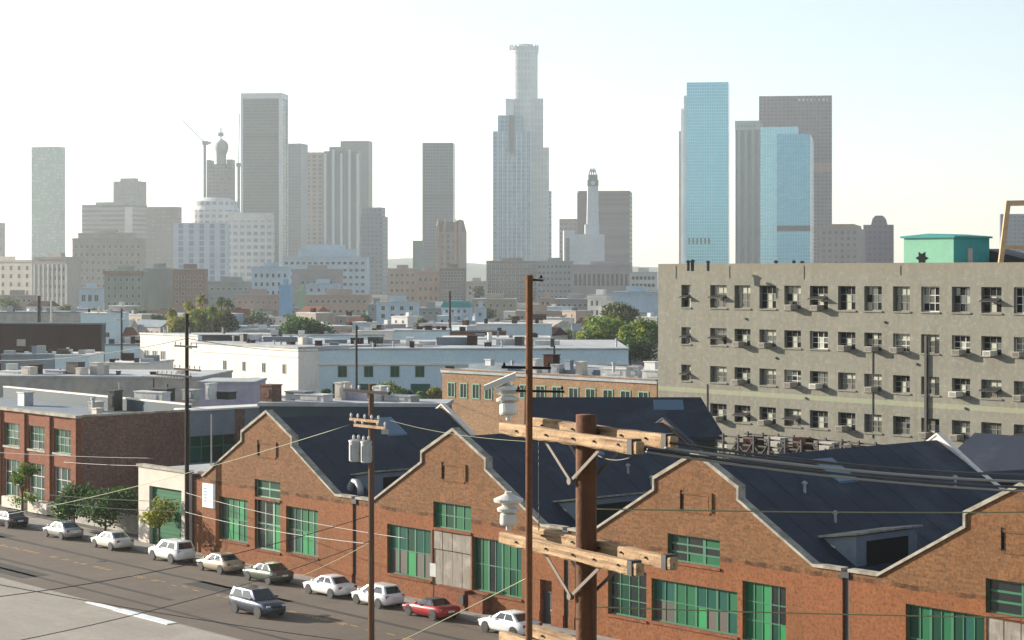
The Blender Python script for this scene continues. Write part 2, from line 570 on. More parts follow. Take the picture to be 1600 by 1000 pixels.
def warehouse(k, label, depth, wins, roofmat, rear_white=False):
    rz = [12.05, 9.7, 6.45] if rear_white else [11.95, 9.95, 6.45]
    root = thing('brick_warehouse', label, 'warehouse', P(23.08 * k, 0), -TH, 'gabled brick warehouses along the kerb')
    mb = MB()
    holes = [w['r'] for w in wins]
    out = list(OUT)
    if k == 0:
        out = [(-9.45 if x < -9.3 else x, z) for x, z in out]
    holed_wall(mb, out, holes, .38)
    mb.box(-11.29, 11.29, .38, .6, 0, 6.2)                       # backing behind reveals
    mb.box(-11.28, -11.0, .6, depth - .4, 0, 5.1)
    mb.box(11.0, 11.28, .6, depth - .4, 0, 5.1)
    mb.build('wall', M['brick'], root)
    # brick trim: stepped water table, pilaster strips, recessed attic panel
    tr = MB()
    solid = sorted(w['r'][:2] for w in wins if w['r'][2] < .5)
    x = -9.4 if k == 0 else -11.3
    for a, b in solid + [(11.3, 11.3)]:
        if a > x:
            tr.box(x, a, -.07, 0, 0, .95)
        x = b
    xa, xb, za, zb = -1.31, 1.31, 8.6, 9.75
    tr.box(xa - .1, xa + .1, -.10, 0, za + .15, zb + .15)
    tr.box(xb - .1, xb + .1, -.10, 0, za + .15, zb + .15)
    tr.box(xa + .1, xb - .1, -.05, 0, zb - .08, zb + .05)
    tr.box(xa + .1, xb - .1, -.05, 0, za, za + .12)
    tr.build('brick_trim', M['brick'], root)
    parts('vent_slot', ((xa + .1, xa + .24, -.012, -.002, za + .2, zb - .12), (xb - .24, xb - .1, -.012, -.002, za + .2, zb - .12)), M['dark'], root)
    coping(root, -.12, .50, M['coping'], top=[((-9.45 if (k == 0 and a < -9.3) else a), b) for a, b in TOPL])
    # roof: two slopes of dark felt
    rf = MB()
    d0, d1 = .5, depth - .38
    rf.prism([(-11.54, 5.0), (0, 11.47), (11.54, 5.0), (11.54, 5.24), (0, 11.7), (-11.54, 5.24)], 'y', d0, d1)
    roof = rf.build('roof', roofmat, root)
    sl = MB()
    for kk in range(1, int(depth / 2.2)):
        y = kk * 2.2
        sl.prism([(.25, 11.561), (11.4, 5.317), (11.4, 5.342), (.25, 11.586)], 'y', y, y + .05)
    sl.build('seam', M['roof_dark'], roof)
    sk = MB()
    y = 9.4
    sk.prism([(.95, 11.17), (3.1, 9.966), (3.1, 10.10), (.95, 11.305)], 'y', y, y + 1.9)
    sk.build('skylight', M['skylight'], roof)
    for j in range(3):
        yv = 3 + RND.random() * (depth - 7)
        xv = 2.5 + RND.random() * 5
        zv = 11.7 - xv * .56
        v = MB()
        v.cyl((xv, yv, zv - .1), (xv, yv, zv + .55), .09)
        v.lathe((xv, yv, zv + .5), [(.17, 0), (.17, .1), (.02, .2)], 10)
        v.build('roof_vent', M['galv'], roof)
    # rear gable
    rg = MB()
    rg.prism([(-11.3, 0), (11.3, 0), (11.3, 6.45), (9.25, 6.45), (3.4, rz[1]), (0, rz[0]), (-3.4, rz[1]), (-9.25, 6.45), (-11.3, 6.45)], 'y', depth - .37, depth)
    rg.build('rear_wall', M['white_wall'] if rear_white else M['brick_tan'], root)
    tp = [(11.3, 6.45), (9.25, 6.45), (3.4, rz[1]), (0, rz[0]), (-3.4, rz[1]), (-9.25, 6.45), (-11.3, 6.45)]
    rc = MB()
    rc.prism(tp + [(a, b + .14) for a, b in tp[::-1]], 'y', depth - .42, depth + .05)
    rc.build('coping', M['roof_dark'] if k in (1, 3) else M['white_wall'], root)
    for i, w in enumerate(wins):
        x0, x1, z0, z1 = w['r']
        if w.get('board'):
            b = MB()
            n = 4
            for q in range(n):
                a0 = x0 + (x1 - x0) * q / n
                b.box(a0 + .02, a0 + (x1 - x0) / n - .02, .10 + .015 * (q % 2), .18, z0 + .02, (z0 + z1) / 2 + .55)
                b.box(a0 + .02, a0 + (x1 - x0) / n - .02, .06 + .02 * (q % 3), .18, (z0 + z1) / 2 + .62, z1 - .02)
            b.build('boarded_panel', M['board'], root)
            continue
        if w.get('door'):
            b = MB()
            b.box(x0 + .05, x1 - .05, .28, .34, z0, z1 - .9)
            b.box(x0, x1, .24, .36, z1 - .85, z1 - .75)
            dd = b.build('door', M['dark_metal'], root)
            h = MB()
            h.cyl((x1 - .3, .2, 1.05), (x1 - .3, .27, 1.05), .04)
            h.build('handle', M['alloy'], dd)
            continue
        window(root, x0, x1, z0, z1, .22, w['c'], w['n'], w.get('f', M['frame_teal']), GP, seed=k * 10 + i, pick=w.get('p'), heavy=w.get('h', ()), bar=w.get('bar', .07))
        if z0 > .6:
            sb = MB()
            sb.box(x0 - .08, x1 + .08, -.09, .2, z0 - .16, z0 - .002)
            sb.build('sill', M['brick_red'], root)
    # gutter head and downspout; dark box also stands for the joint's shade
    ds = MB()
    ds.box(11.33, 11.75, .12, .38, .1, 6.1)
    ds.box(11.24, 11.84, -.10, .4, 6.1, 6.44)
    ds.build('downspout', M['dark_metal'], root)
    return root


def pk(table, default=0):
    return lambda i, j: table.get((i, j), table.get(i, default))


b0 = [dict(r=(-6.93, -2.71, 1.66, 5.06), c=5, n=2, p=pk({(3, 1): 1, (2, 0): 1, (1, 0): 1, 0: 2}, 0), h=(1, 3)),
      dict(r=(-1.71, 1.86, 1.45, 5.42), c=3, n=2, f=M['frame_green'], p=pk({(0, 0): 5, (0, 1): 5, (1, 0): 2, (1, 1): 5, (2, 0): 1, (2, 1): 0}, 0), h=(2,), bar=.10),
      dict(r=(-1.71, 1.86, 5.47, 6.86), c=2, n=2, f=M['frame_green'], p=pk({}, 2), bar=.12),
      dict(r=(2.65, 6.91, 1.61, 5.15), c=5, n=2, p=pk({(0, 0): 4, (1, 0): 3, (2, 0): 1, (3, 0): 1, (4, 0): 4, (0, 1): 2, (1, 1): 2, 2: 0, 3: 0}, 0), h=(2, 4))]
b1 = [dict(r=(-7.57, -2.53, 1.51, 5.02), c=5, n=2, p=pk({(0, 0): 4, (1, 0): 4, (2, 0): 1, (3, 0): 4, (4, 0): 4, (0, 1): 3, (1, 1): 3, (2, 1): 2}, 3), h=(1, 3)),
      dict(r=(-2.24, 1.9, 5.3, 7.09), c=4, n=2, p=pk({0: 0, 1: 2}, 0), h=(2,)),
      dict(r=(-2.35, 1.85, 1.3, 5.10), board=1),
      dict(r=(2.0, 7.16, 1.45, 5.08), c=7, n=2, p=pk({0: 2, 1: 0, 2: 5, 3: 3, 4: 0, (5, 0): 2, (6, 1): 3}, 0), h=(2, 4)),
      dict(r=(9.0, 10.15, .0, 3.0), door=1)]
b2 = [dict(r=(-10.7, -9.4, .0, 4.4), door=1),
      dict(r=(-7.63, -4.19, 1.61, 4.56), c=4, n=3, p=pk({1: 2}, 5)),
      dict(r=(-3.74, 3.39, 1.69, 4.29), c=8, n=2, p=pk({(4, 0): 1, (5, 0): 4, (6, 0): 4, (0, 0): 4, (1, 0): 4, 2: 0, 3: 0, 5: 3, (7, 1): 0}, 3), h=(2, 4, 6)),
      dict(r=(3.8, 7.16, 1.6, 5.03), c=5, n=3, p=pk({0: 0, 1: 0, 2: 1, (3, 0): 2, (4, 0): 1, 3: 5, 4: 5}, 2), h=(3,)),
      dict(r=(-2.36, 2.0, 5.53, 7.17), c=3, n=3, p=pk({(1, 0): 0, (2, 0): 0, (0, 2): 2, (2, 2): 0}, 5), h=(2,), bar=.1)]
b3 = [dict(r=(-7.39, -2.3, 1.5, 5.2), c=7, n=2, p=pk({0: 2, 1: 0, 2: 2, 3: 0, 5: 3}, 2), h=(2, 4)),
      dict(r=(-2.22, 2.0, 5.4, 7.18), c=2, n=3, p=pk({}, 5), bar=.12),
      dict(r=(-2.18, 1.95, 1.4, 5.15), board=1),
      dict(r=(2.3, 7.2, 1.5, 5.1), c=6, n=2)]
warehouse(0, 'brick warehouse with the white banner on its left end wall', 17.6, b0, M['roof_dark'])
warehouse(1, 'brick warehouse with a pale boarded panel under its green window', 20.5, b1, M['roof_dark'])
warehouse(2, 'brick warehouse behind the near timber crossarms, white rear gable', 23.5, b2, M['roof_dark'], True)
warehouse(3, 'brick warehouse cut off by the right edge, dark green windows', 31.0, b3, M['roof_dark'])

# banner on the first warehouse
bn = thing('banner_sign', 'white banner with pale blue lettering on the brick corner', 'sign', P(-8.3, -.06), -TH)
m = MB()
m.box(-.95, .95, -.05, .03, 4.0, 5.95)
m.build('board', M['white_paint'], bn)
tx = MB()
for z, w in ((5.45, .35), (5.2, .45), (4.95, .4), (4.7, .45), (4.45, .3)):
    tx.box(-.72, -.72 + w * 1.1, -.062, -.05, z, z + .13)
tx.build('lettering', surf('faded_blue_ink', (.22, .34, .52), (.35, .45, .6), 3), bn)

# valley crickets and plant on the warehouse roofs
for k, lab in ((0, 'dark felted roof monitor in the valley between the first two gables'), (1, 'dark felted roof monitor in the valley behind the near pole'), (2, 'dark felted roof monitor with a black opening right of the third gable')):
    r = thing('roof_monitor', lab, 'roof box', P(23.08 * k + 6.9, 3.0), -TH, 'roof monitors in the warehouse valleys')
    m = MB()
    m.prism([(0.2, 6.1), (2.9, 6.1), (2.9, 7.95), (0.2, 7.55)], 'y', 0, 5.5)
    m.build('body', M['slate_wall'], r)
    m = MB()
    m.prism([(.25, 6.3), (1.4, 7.2), (.25, 7.45)], 'y', -.03, -.004)
    m.build('gable_panel', M['stucco_pale'], r)
    m = MB()
    m.prism([(0.0, 7.58), (3.1, 8.05), (3.1, 8.17), (0.0, 7.70)], 'y', -.25, 5.8)
    m.build('roof', M['coping'], r)
    m = MB()
    m.box(2.91, 2.97, .9, 4.6, 6.2, 7.6)
    m.build('rectangle', M['dark'], r)  # flat black sheet on the side, no hole behind it
du = thing('roof_duct', 'curved galvanised duct on the valley parapet by the tall pole', 'duct', P(9.6, 1.6), -TH)
m = MB()
m.tube([(-.9, 0, 6.3), (-.8, 0, 7.0), (-.45, 0, 7.4), (.1, 0, 7.4), (.45, 0, 7.0), (.5, 0, 6.3)], .26, 10)
m.build('pipe', M['galv'], du, smooth=True)
m = MB()
m.box(-2.1, -1.25, -.3, .8, 5.9, 6.95)
m.build('fan_box', M['slate_wall'], du)

# meter cabinet and wall lamp on the facade
mc = thing('brick_bin_store', 'low brick enclosure against the boarded panel of the warehouse', 'enclosure', P(25.0, -1.0), -TH)
m = MB()
m.box(-3.2, .2, .25, .92, 0.14, 1.45)
m.box(.55, 2.1, .25, .92, 0.14, 1.25)
m.build('wall', M['brick_red'], mc)
m = MB()
m.box(-.2, .24, .15, .22, .5, 1.2)
m.build('hatch', M['dark_metal'], mc)
sp = thing('parking_sign', 'grey parking sign on a thin post in front of the boarded panel', 'sign', P(23.1, -1.75), -TH)
m = MB()
m.cyl((0, 0, .14), (0, 0, 3.3), .04)
m.build('post', M['dark_metal'], sp)
m = MB()
m.box(-.33, .33, -.07, -.045, 2.3, 3.2)
m.build('plate', M['galv'], sp)
# ------------------------------------------------------------------ two storey brick building at the left and its neighbours
SL = -37.8
lb = thing('brick_building', 'two storey orange brick building at the left edge with dark side wall', 'building', P(SL, 4.0), -TH)
hol = []
for k in range(7):
    x1 = -1.25 - k * 5.2
    hol += [(x1 - 3.55, x1, 5.88, 8.14), (x1 - 3.55, x1, .9, 4.55)]
m = MB()
holed_wall(m, [(-42, 0), (0, 0), (0, 9.35), (-42, 9.35)], hol, .35)
m.box(-42, -.02, .35, .5, 0, 9.0)
m.build('wall', M['brick_red'], lb)
parts('pilaster', [(-.55 - k * 5.2 - .5, -.55 - k * 5.2 + .5, -.22, -.003, 0, 9.2) for k in range(8)], M['brick_red'], lb)
m = MB()
m.box(-.35, 0, .36, 12.0, 0, 9.45)
m.build('side_wall', M['brick_dark'], lb)  # shade of this side is put into a darker brick colour
m = MB()
m.box(-42, .1, -.32, .36, 9.36, 9.62)
m.box(-.36, .1, .37, 12.02, 9.46, 9.66)
m.build('coping', M['coping'], lb)
m = MB()
m.box(-42, -.36, .51, 13, 8.6, 8.75)
m.build('roof', M['slate_wall'], lb)
m = MB()
m.box(-42, -2.0, 13.0, 13.4, 7.0, 9.9)
m.build('inner_parapet', M['teal_dark'], lb)  # shade inside the parapet is painted in as dark teal
m = MB()
m.box(-42, -2.0, 12.95, 13.5, 9.905, 10.05)
m.build('inner_coping', M['white_wall'], lb)
for i, (a, b, c, d) in enumerate(hol):
    up = i % 2 == 0
    window(lb, a, b, c, d, .2, 4 if up else 3, 3 if up else 3, M['frame_green'] if up else M['frame_white'], [M['glass_dark'], M['teal_pane'], M['green_dark'], M['glass_grey']], seed=90 + i, bar=.06, fr=.07)
    s_ = MB()
    s_.box(a - .1, b + .1, -.12, .19, c - .2, c - .003)
    s_.build('sill', M['coping'], lb)

# long slate blue neighbour behind it, brick piers between green windows
lg = thing('industrial_building', 'slate blue walled building with green strip windows behind the warehouse gable', 'building', P(SL, 16.02), -TH)
m = MB()
m.box(-3, -.25, 0, 17.5, 0, 8.9)
for y0, y1 in ((0, 5.2), (6.2, 11.6), (12.6, 17.5)):
    m.box(-.25, 0, y0, y1, 7.0, 9.45)
    m.box(-.25, 0, y0, y1, 0, 4.4)
m.build('wall', M['slate_wall'], lg)
parts('brick_pier', [(-.25, .12, y0, y0 + 1.0, 0, 9.45) for y0 in (5.2, 11.6)], M['brick_dark'], lg)
m = MB()
m.box(-3, .2, -.0, 17.6, 9.455, 9.62)
m.build('roof', M['white_roof'], lg)
for y0, y1 in ((.1, 5.1), (6.3, 11.5), (12.7, 17.4)):
    mb = MB()
    for q in range(5):
        yy = y0 + (y1 - y0) * q / 4
        mb.box(-.18, -.06, yy - .05, yy + .05, 4.41, 6.99)
    mb.box(-.17, -.07, y0, y1, 5.9, 6.0)
    w = mb.build('window', M['frame_teal'], lg, fix=False)
    pn = MB()
    for q in range(4):
        a, b = y0 + (y1 - y0) * q / 4, y0 + (y1 - y0) * (q + 1) / 4
        for z0, z1 in ((4.41, 5.95), (5.95, 6.99)):
            pn.face([(-.12, a, z0), (-.12, b, z0), (-.12, b, z1), (-.12, a, z1)], RND.randrange(3))
    pn.build('pane', [M['green_dark'], M['glass_dark'], M['teal_pane']], w, fix=False)

# cream single storey shop between
sh = thing('cream_garage', 'low cream fronted garage with a green roller door beside the first warehouse', 'garage', P(-9.47, 0), -TH)
m = MB()
holed_wall(m, [(-10.2, 0), (-2.35, 0), (-2.35, 6.5), (-10.2, 6.5)], [(-8.4, -3.2, .14, 5.0)], .5)
m.box(-10.19, -2.36, .9, 11, 0, 6.2)
m.build('wall', M['stucco_pale'], sh)
m = MB()
m.box(-2.34, -.02, 1.0, 1.3, 0, 6.6)
m.box(-2.7, -2.36, .5, 11, 0, 6.4)
m.build('recess_wall', M['brick_dark'], sh)
m = MB()
m.box(-10.35, -2.2, -.14, .6, 6.505, 6.72)
m.build('coping', M['coping'], sh)
m = MB()
for q in range(14):
    m.box(-8.39, -3.21, .30 + .02 * (q % 2), .42, .15 + q * .34, .15 + q * .34 + .325)
m.build('roller_door', M['green_pane'], sh)
m = MB()
m.box(-10.1, -2.5, 1.2, 10.8, 6.205, 6.3)
m.build('roof', M['flat_roof'], sh)
for s_, t_, lab in ((-12, -7.7, 'round iron manhole cover in the lane beside the parked white sport utility car'), (20, -8.6, 'round iron manhole cover near the yellow lane line by the street pole')):
    m = MB()
    m.cyl((0, 0, -.002), (0, 0, .016), .38, None, 20)
    for q in range(3):
        m.box(-.25, .25, -.2 + q * .16, -.14 + q * .16, .0165, .022)
    tag(m.build('manhole_cover', M['dark_metal'], loc=P(s_, t_, .004), rz=-TH), lab, 'manhole', 'manhole covers in the road')
yw = thing('yard_wall', 'grey yard wall with a gate between the brick building and garage', 'wall', P(-20.5, 2.5), -TH)
m = MB()
m.box(-16.9, -1.0, 0, .25, 0, 1.6)
m.build('wall', M['grey_wall'], yw)
m = MB()
for q in range(22):
    m.box(-16 + q * .68, -15.94 + q * .68, .08, .14, 1.605, 2.6)
m.box(-16.5, -1.2, .07, .15, 2.605, 2.67)
m.build('railing', M['dark_metal'], yw)
for i, (s0, s1) in enumerate(((-50.5, -46.4), (-45.0, -41.2), (-39.6, -37.4))):
    pl = thing('planter', ('pale planter wall left of the brick building pilaster', 'pale planter wall under the first ground floor window', 'pale planter wall at the brick building corner')[i], 'planter', P((s0 + s1) / 2, 2.5), -TH, 'planters along the brick building')
    w = (s1 - s0) / 2
    m = MB()
    m.box(-w, w, 0, 1.2, .14, 1.15)
    m.build('box', M['stucco_pale'], pl)


# ------------------------------------------------------------------ cars
PAINT = {}


def paint(key, c, metal=.2, rough=.28):
    if key not in PAINT:
        t = NT('car_paint_' + key)
        col = t.mix(t.math('MULTIPLY', t.ramp(t.noise(1.2, 4), .4, .7), .25), c, tuple(x * .7 + .02 for x in c))
        PAINT[key] = t.out(col, rough, metal, .5)
        t.b.inputs['Coat Weight'].default_value = .4
    return PAINT[key]


STY = {
    'sedan': dict(L=4.6, W=1.80, st=[(-2.3, .45, .74, .70), (-2.2, .30, .96, .82), (-1.45, .22, 1.02, .89), (0, .2, .98, .90), (.9, .2, .96, .90), (1.65, .22, .86, .86), (2.12, .28, .76, .78), (2.3, .40, .60, .62)],
                  g=(-1.72, 1.02, -.98, .22, .96, 1.44, .80, .60), wh=(-1.35, 1.38), r=.32),
    'hatch': dict(L=4.2, W=1.76, st=[(-2.1, .45, .85, .74), (-2.0, .30, 1.0, .82), (-1.3, .22, 1.02, .88), (0, .2, .98, .88), (.85, .2, .98, .88), (1.5, .22, .90, .84), (1.95, .28, .78, .76), (2.1, .40, .60, .62)],
                  g=(-2.0, 1.15, -1.55, .2, .97, 1.53, .79, .60), wh=(-1.25, 1.28), r=.32),
    'suv': dict(L=4.7, W=1.88, st=[(-2.32, .50, 1.0, .80), (-2.2, .36, 1.12, .88), (-1.4, .28, 1.14, .93), (0, .26, 1.10, .94), (1.0, .26, 1.10, .94), (1.75, .28, 1.04, .90), (2.2, .34, .92, .84), (2.36, .46, .70, .68)],
                g=(-2.22, 1.12, -1.95, .38, 1.10, 1.74, .85, .66), wh=(-1.4, 1.42), r=.37),
    'coupe': dict(L=4.4, W=1.80, st=[(-2.2, .42, .72, .70), (-2.1, .28, .88, .82), (-1.35, .2, .92, .89), (0, .18, .88, .89), (.8, .18, .88, .89), (1.6, .2, .78, .86), (2.05, .26, .66, .78), (2.2, .36, .54, .62)],
                  g=(-1.35, .72, -.85, -.02, .87, 1.28, .76, .56), wh=(-1.3, 1.34), r=.33),
}


def car(label, style, color, s, t, head, roofcol=None, group='cars parked along the far kerb', cat='car', ang=0.0):
    S = STY[style]
    root = thing('moving_car' if group is None else 'parked_car', label, cat, P(s, t, .004), -TH + (0 if head > 0 else PI) + ang, group)
    pm = color
    rings = []
    for x, zb, zt, hw in S['st']:
        h = zt - zb
        half = [(0, zb), (hw * .86, zb), (hw * .97, zb + .18 * h), (hw, zb + .45 * h), (hw * .985, zb + .70 * h), (hw * .93, zt - .05 * h), (hw * .82, zt), (hw * .4, zt + .015), ]
        ring = [(x, y, z) for y, z in half] + [(x, 0, zt + .02)] + [(x, -y, z) for y, z in half[::-1][:-1]]
        rings.append(ring)
    b = MB()
    b.loft(rings)
    body = b.build('body', pm, root, smooth=True)
    x0, x1, xr0, xr1, zb, zr, hb, hr = S['g']
    c = [(x0, -hb, zb), (x1, -hb, zb), (x1, hb, zb), (x0, hb, zb), (xr0, -hr, zr), (xr1, -hr, zr), (xr1, hr, zr), (xr0, hr, zr)]
    c = [Vector(p) for p in c]
    gmb = MB()
    gmb.v = [tuple(p) for p in c]
    gmb.f = [(3, 2, 1, 0), (4, 5, 6, 7), (0, 1, 5, 4), (1, 2, 6, 5), (2, 3, 7, 6), (3, 0, 4, 7)]
    gmb.m = [0] * 6
    gmb.build('cabin', roofcol or pm, root, bevel=.07, smooth=True)

    def panel(q, u0, u1, v0, v1, name, par=root, mat=None):
        q = [Vector(p) for p in q]
        nrm = (q[1] - q[0]).cross(q[3] - q[0]).normalized()

        def pt_(u, v):
            return (q[0].lerp(q[1], u)).lerp(q[3].lerp(q[2], u), v)
        mm = MB()
        f = [pt_(u0, v0), pt_(u1, v0), pt_(u1, v1), pt_(u0, v1)]
        mm.loft([[p - nrm * .03 for p in f], [p + nrm * .012 for p in f]])
        return mm.build(name, mat or M['car_glass'], par)
    panel([c[1], c[2], c[6], c[5]], .09, .91, .08, .86, 'windscreen')
    panel([c[3], c[0], c[4], c[7]], .10, .90, .12, .86, 'rear_window')
    for q in ([c[0], c[1], c[5], c[4]], [c[2], c[3], c[7], c[6]]):
        fwd = q[0] is c[0]
        panel(q, *((.13, .47) if fwd else (.53, .87)), .12, .84, 'side_window')
        panel(q, *((.51, .85) if fwd else (.15, .49)), .12, .84, 'side_window')
    W = S['W'] / 2
    r = S['r']
    for x in S['wh']:
        for sd in (-1, 1):
            w = MB()
            yo = sd * (W - .20)
            w.lathe((x, yo, r), [(r * .62, 0), (r * .93, 0), (r, .03), (r, .18), (r * .94, .215), (r * .62, .215)], 20, 0, Vector((0, sd, 0)))
            wo = w.build('wheel', M['rubber'], root)
            rm = MB()
            rm.lathe((x, yo + sd * .12, r), [(r * .63, 0), (r * .63, .08), (r * .5, .06), (r * .16, .085), (.02, .09)], 14, 0, Vector((0, sd, 0)))
            rm.build('rim', M['alloy'], wo)
            ar = MB()
            ar.lathe((x, sd * (W - .05), r + .03), [(r * 1.17, 0), (r * 1.17, .052)], 22, 0, Vector((0, sd, 0)))
            ar.build('wheel_arch', M['rubber'], root)
    xf, xb = S['st'][-1][0], S['st'][0][0]
    zf, zk = S['st'][-2][2], S['st'][1][2]
    for sd in (-1, 1):
        h = MB()
        h.box(xf - .34, xf - .06, sd * .60 - .17, sd * .60 + .17, zf - .17, zf - .03)
        h.build('headlight', M['lamp_white'], root, bevel=.03)
        h = MB()
        h.box(xb + .01, xb + .16, sd * .66 - .13, sd * .66 + .13, zk - .26, zk - .07)
        h.build('taillight', M['lamp_red'], root, bevel=.02)
        h = MB()
        h.box(x1 - .42, x1 - .24, sd * (W + .08) - .09, sd * (W + .08) + .09, zb + .05, zb + .18)
        h.build('wing_mirror', pm, root, bevel=.03)
    h = MB()
    h.box(xb - .02, xb + .05, -.26, .26, zk - .34, zk - .2)
    h.build('number_plate', M['white_paint'], root)
    h = MB()
    h.box(xf - .10, xf + .015, -.42, .42, zf - .22, zf - .08)
    h.build('grille', M['rubber'], root)
    return root


CW, CB = paint('white', (.74, .74, .73), 0), paint('black', (.012, .013, .016), .2)
CS, CG = paint('silver', (.40, .40, .38), .5), paint('beige', (.46, .40, .30), .4)
CD, CR = paint('dark_green', (.10, .12, .085), .5), paint('red', (.36, .020, .024), .2)
CN = paint('navy', (.05, .065, .095), .5)
CC = paint('cream', (.66, .63, .56), .1)
car('black sedan parked at the far left in front of the brick building', 'sedan', CB, -37.0, -3.35, -1)
car('silver grey sedan parked behind the black one by the trees', 'sedan', CS, -26.8, -3.35, -1)
car('pale cream sedan parked beside the dark street trees', 'sedan', CC, -18.2, -3.35, -1)
car('white sport utility car parked in front of the garage', 'suv', CW, -8.6, -3.35, -1)
car('beige sedan parked below the first green window', 'sedan', CG, -1.4, -3.35, -1)
car('dark olive sedan parked beside the beige one', 'sedan', CD, 5.2, -3.35, -1)
car('white sedan parked level with the downspout joint', 'sedan', CW, 13.2, -3.4, -1)
car('white hatchback parked behind the tall street pole', 'hatch', CW, 18.9, -3.4, -1)
car('red coupe with a black top, parked in front of the boarded panel', 'coupe', CR, 24.9, -3.4, -1, roofcol=M['rubber'])
car('white sedan nearest the rust brown pole, last of the row', 'sedan', CW, 33.0, -3.4, -1)
car('dark navy sport utility car driving down the open lane', 'suv', CN, 16.6, -11.7, 1, group=None)


# ------------------------------------------------------------------ trees
def foliage(mb, lobes, n, size, rnd, flat=1.0):
    tot = sum(r ** 2 for *_, r in lobes)
    for (cx, cy, cz, r) in lobes:
        k = int(n * r * r / tot)
        for _ in range(k):
            d = Vector((rnd.gauss(0, 1), rnd.gauss(0, 1), rnd.gauss(0, 1))).normalized()
            rad = r * (rnd.random() ** .35) * (1 + rnd.gauss(0, .10))
            p = Vector((cx, cy, cz)) + Vector((d.x * rad, d.y * rad, d.z * rad * flat))
            a = Vector((rnd.gauss(0, 1), rnd.gauss(0, 1), rnd.gauss(0, .7))).normalized()
            b = a.cross(d + Vector((rnd.gauss(0, .5), rnd.gauss(0, .5), rnd.gauss(0, .5)))).normalized()
            s = size * rnd.uniform(.6, 1.3)
            mb.face([p - a * s, p + b * s * .6, p + a * s, p - b * s * .6])


def tree(name, label, cat, loc, h, spread, mat, n=900, leaf=.3, seed=0, trunk=True, lobes=7, low=.35, group=None, flat=.8):
    rnd = random.Random(seed)
    root = thing(name, label, cat, loc, rnd.random() * 6, group)
    L = []
    for k in range(lobes):
        a = 2 * PI * k / max(1, lobes - 1) + rnd.random()
        rr = spread * rnd.uniform(.35, .62) if k else 0
        zz = h * (low + (1 - low) * (rnd.uniform(.25, .62) if k else .62))
        L.append((rr * math.cos(a), rr * math.sin(a), zz, spread * rnd.uniform(.34, .55)))
    mb = MB()
    foliage(mb, L, n, leaf, rnd, flat)
    mb.build('crown', mat, root, fix=False)
    if trunk:
        t = MB()
        top = h * .62
        t.tube([(0, 0, 0), (.04 * h * .1, 0, top * .5), (0, .02 * h * .1, top)], max(.06, h * .02), 7)
        for (x, y, z, r) in L[1:]:
            t.beam((0, 0, top * .55), (x * .8, y * .8, z), h * .012, h * .012)
        t.build('trunk', M['trunk'], root)
    return root


def palm(label, loc, h, seed, mat):
    rnd = random.Random(seed)
    root = thing('palm_tree', label, 'palm', loc, 0, 'palms behind the pale flat roofs')
    t = MB()
    t.tube([(0, 0, 0), (.1, 0, h * .5), (0, 0, h)], .2, 7)
    t.build('trunk', M['trunk'], root)
    c = MB()
    for k in range(46):
        a = rnd.random() * 2 * PI
        e = rnd.uniform(-.9, 1.1)
        ln = rnd.uniform(1.7, 2.6)
        d = Vector((math.cos(a) * math.cos(e), math.sin(a) * math.cos(e), math.sin(e)))
        side = Vector((-math.sin(a), math.cos(a), 0))
        p0 = Vector((0, 0, h))
        p1 = p0 + d * ln * .55
        p2 = p0 + d * ln + Vector((0, 0, -.5 * ln))
        for q0, q1, w0, w1 in ((p0, p1, .08, .42), (p1, p2, .42, .03)):
            c.face([q0 - side * w0, q0 + side * w0, q1 + side * w1, q1 - side * w1])
    c.build('crown', mat, root, fix=False)
    return root


tree('street_tree', 'broad dark street tree left of the garage', 'tree', P(-30.5, -.3, .1), 4.5, 2.6, M['leaf_dark'], 2600, .17, 1, low=.2, group='street trees on the far pavement')  # shadow on this tree and the next is put into the leaf colour
tree('street_tree', 'dark shaded street tree against the yard wall', 'tree', P(-25.2, -.1, .1), 4.9, 3.2, M['leaf_dark'], 2800, .17, 2, low=.15, group='street trees on the far pavement')
tree('street_tree', 'small yellow green street tree in front of the green roller door', 'tree', P(-14.2, -1.2, .14), 4.9, 1.9, M['leaf_yellow'], 1000, .16, 3, low=.35, group='street trees on the far pavement')
tree('street_tree', 'slim young street tree by the brick building windows', 'tree', P(-41.5, .2, .14), 6.0, 1.5, M['leaf_mid'], 700, .16, 4, low=.4, group='street trees on the far pavement')
tree('shrub', 'low green shrub on the planters of the brick building', 'shrub', P(-44.5, 2.0, .6), 1.7, 1.5, M['leaf_green'], 350, .14, 5, trunk=False, low=.1)
def fac(px, py, t=0.0):
    r = (px - 800) / F
    s = (r * (OY + t * NY) - OX - t * NX) / (UX - r * UY)
    Y = OY + s * UY + t * NY
    return s, CZ - (py - HY) / F * Y


# ------------------------------------------------------------------ olive loft building at the right
gb = thing('loft_building', 'big olive plaster loft building with rows of square windows at the right', 'building', P(0, 55.7), -TH)
cols = [(-10.0, -8.93), (-6.05, -4.08), (-2.8, -.96), (.44, 2.32), (3.6, 5.43), (6.76, 8.7), (10.15, 11.95), (13.22, 14.98), (16.5, 18.14), (19.62, 21.35), (22.93, 24.61), (26.01, 27.85), (29.33, 31.0), (32.6, 34.4)]
rows = [(19.5, 21.72), (15.86, 17.52), (12.22, 13.8), (8.5, 10.15), (4.6, 6.6)]
cols = [(a - .12, b + .12) for a, b in cols]
gh = [(a, b, z0, z1) for (z0, z1) in rows for (a, b) in cols]
m = MB()
holed_wall(m, [(-13.4, 0), (44, 0), (44, 23.82), (-13.4, 23.82)], gh, .42)
m.box(-13.38, 43.9, 1.6, 22, 0, 23.0)
m.box(-13.38, 43.9, .42, .75, 22.0, 23.81)
m.box(-13.39, -13.05, .42, 22.0, 23.0, 23.80)
m.build('wall', M['olive'], gb)
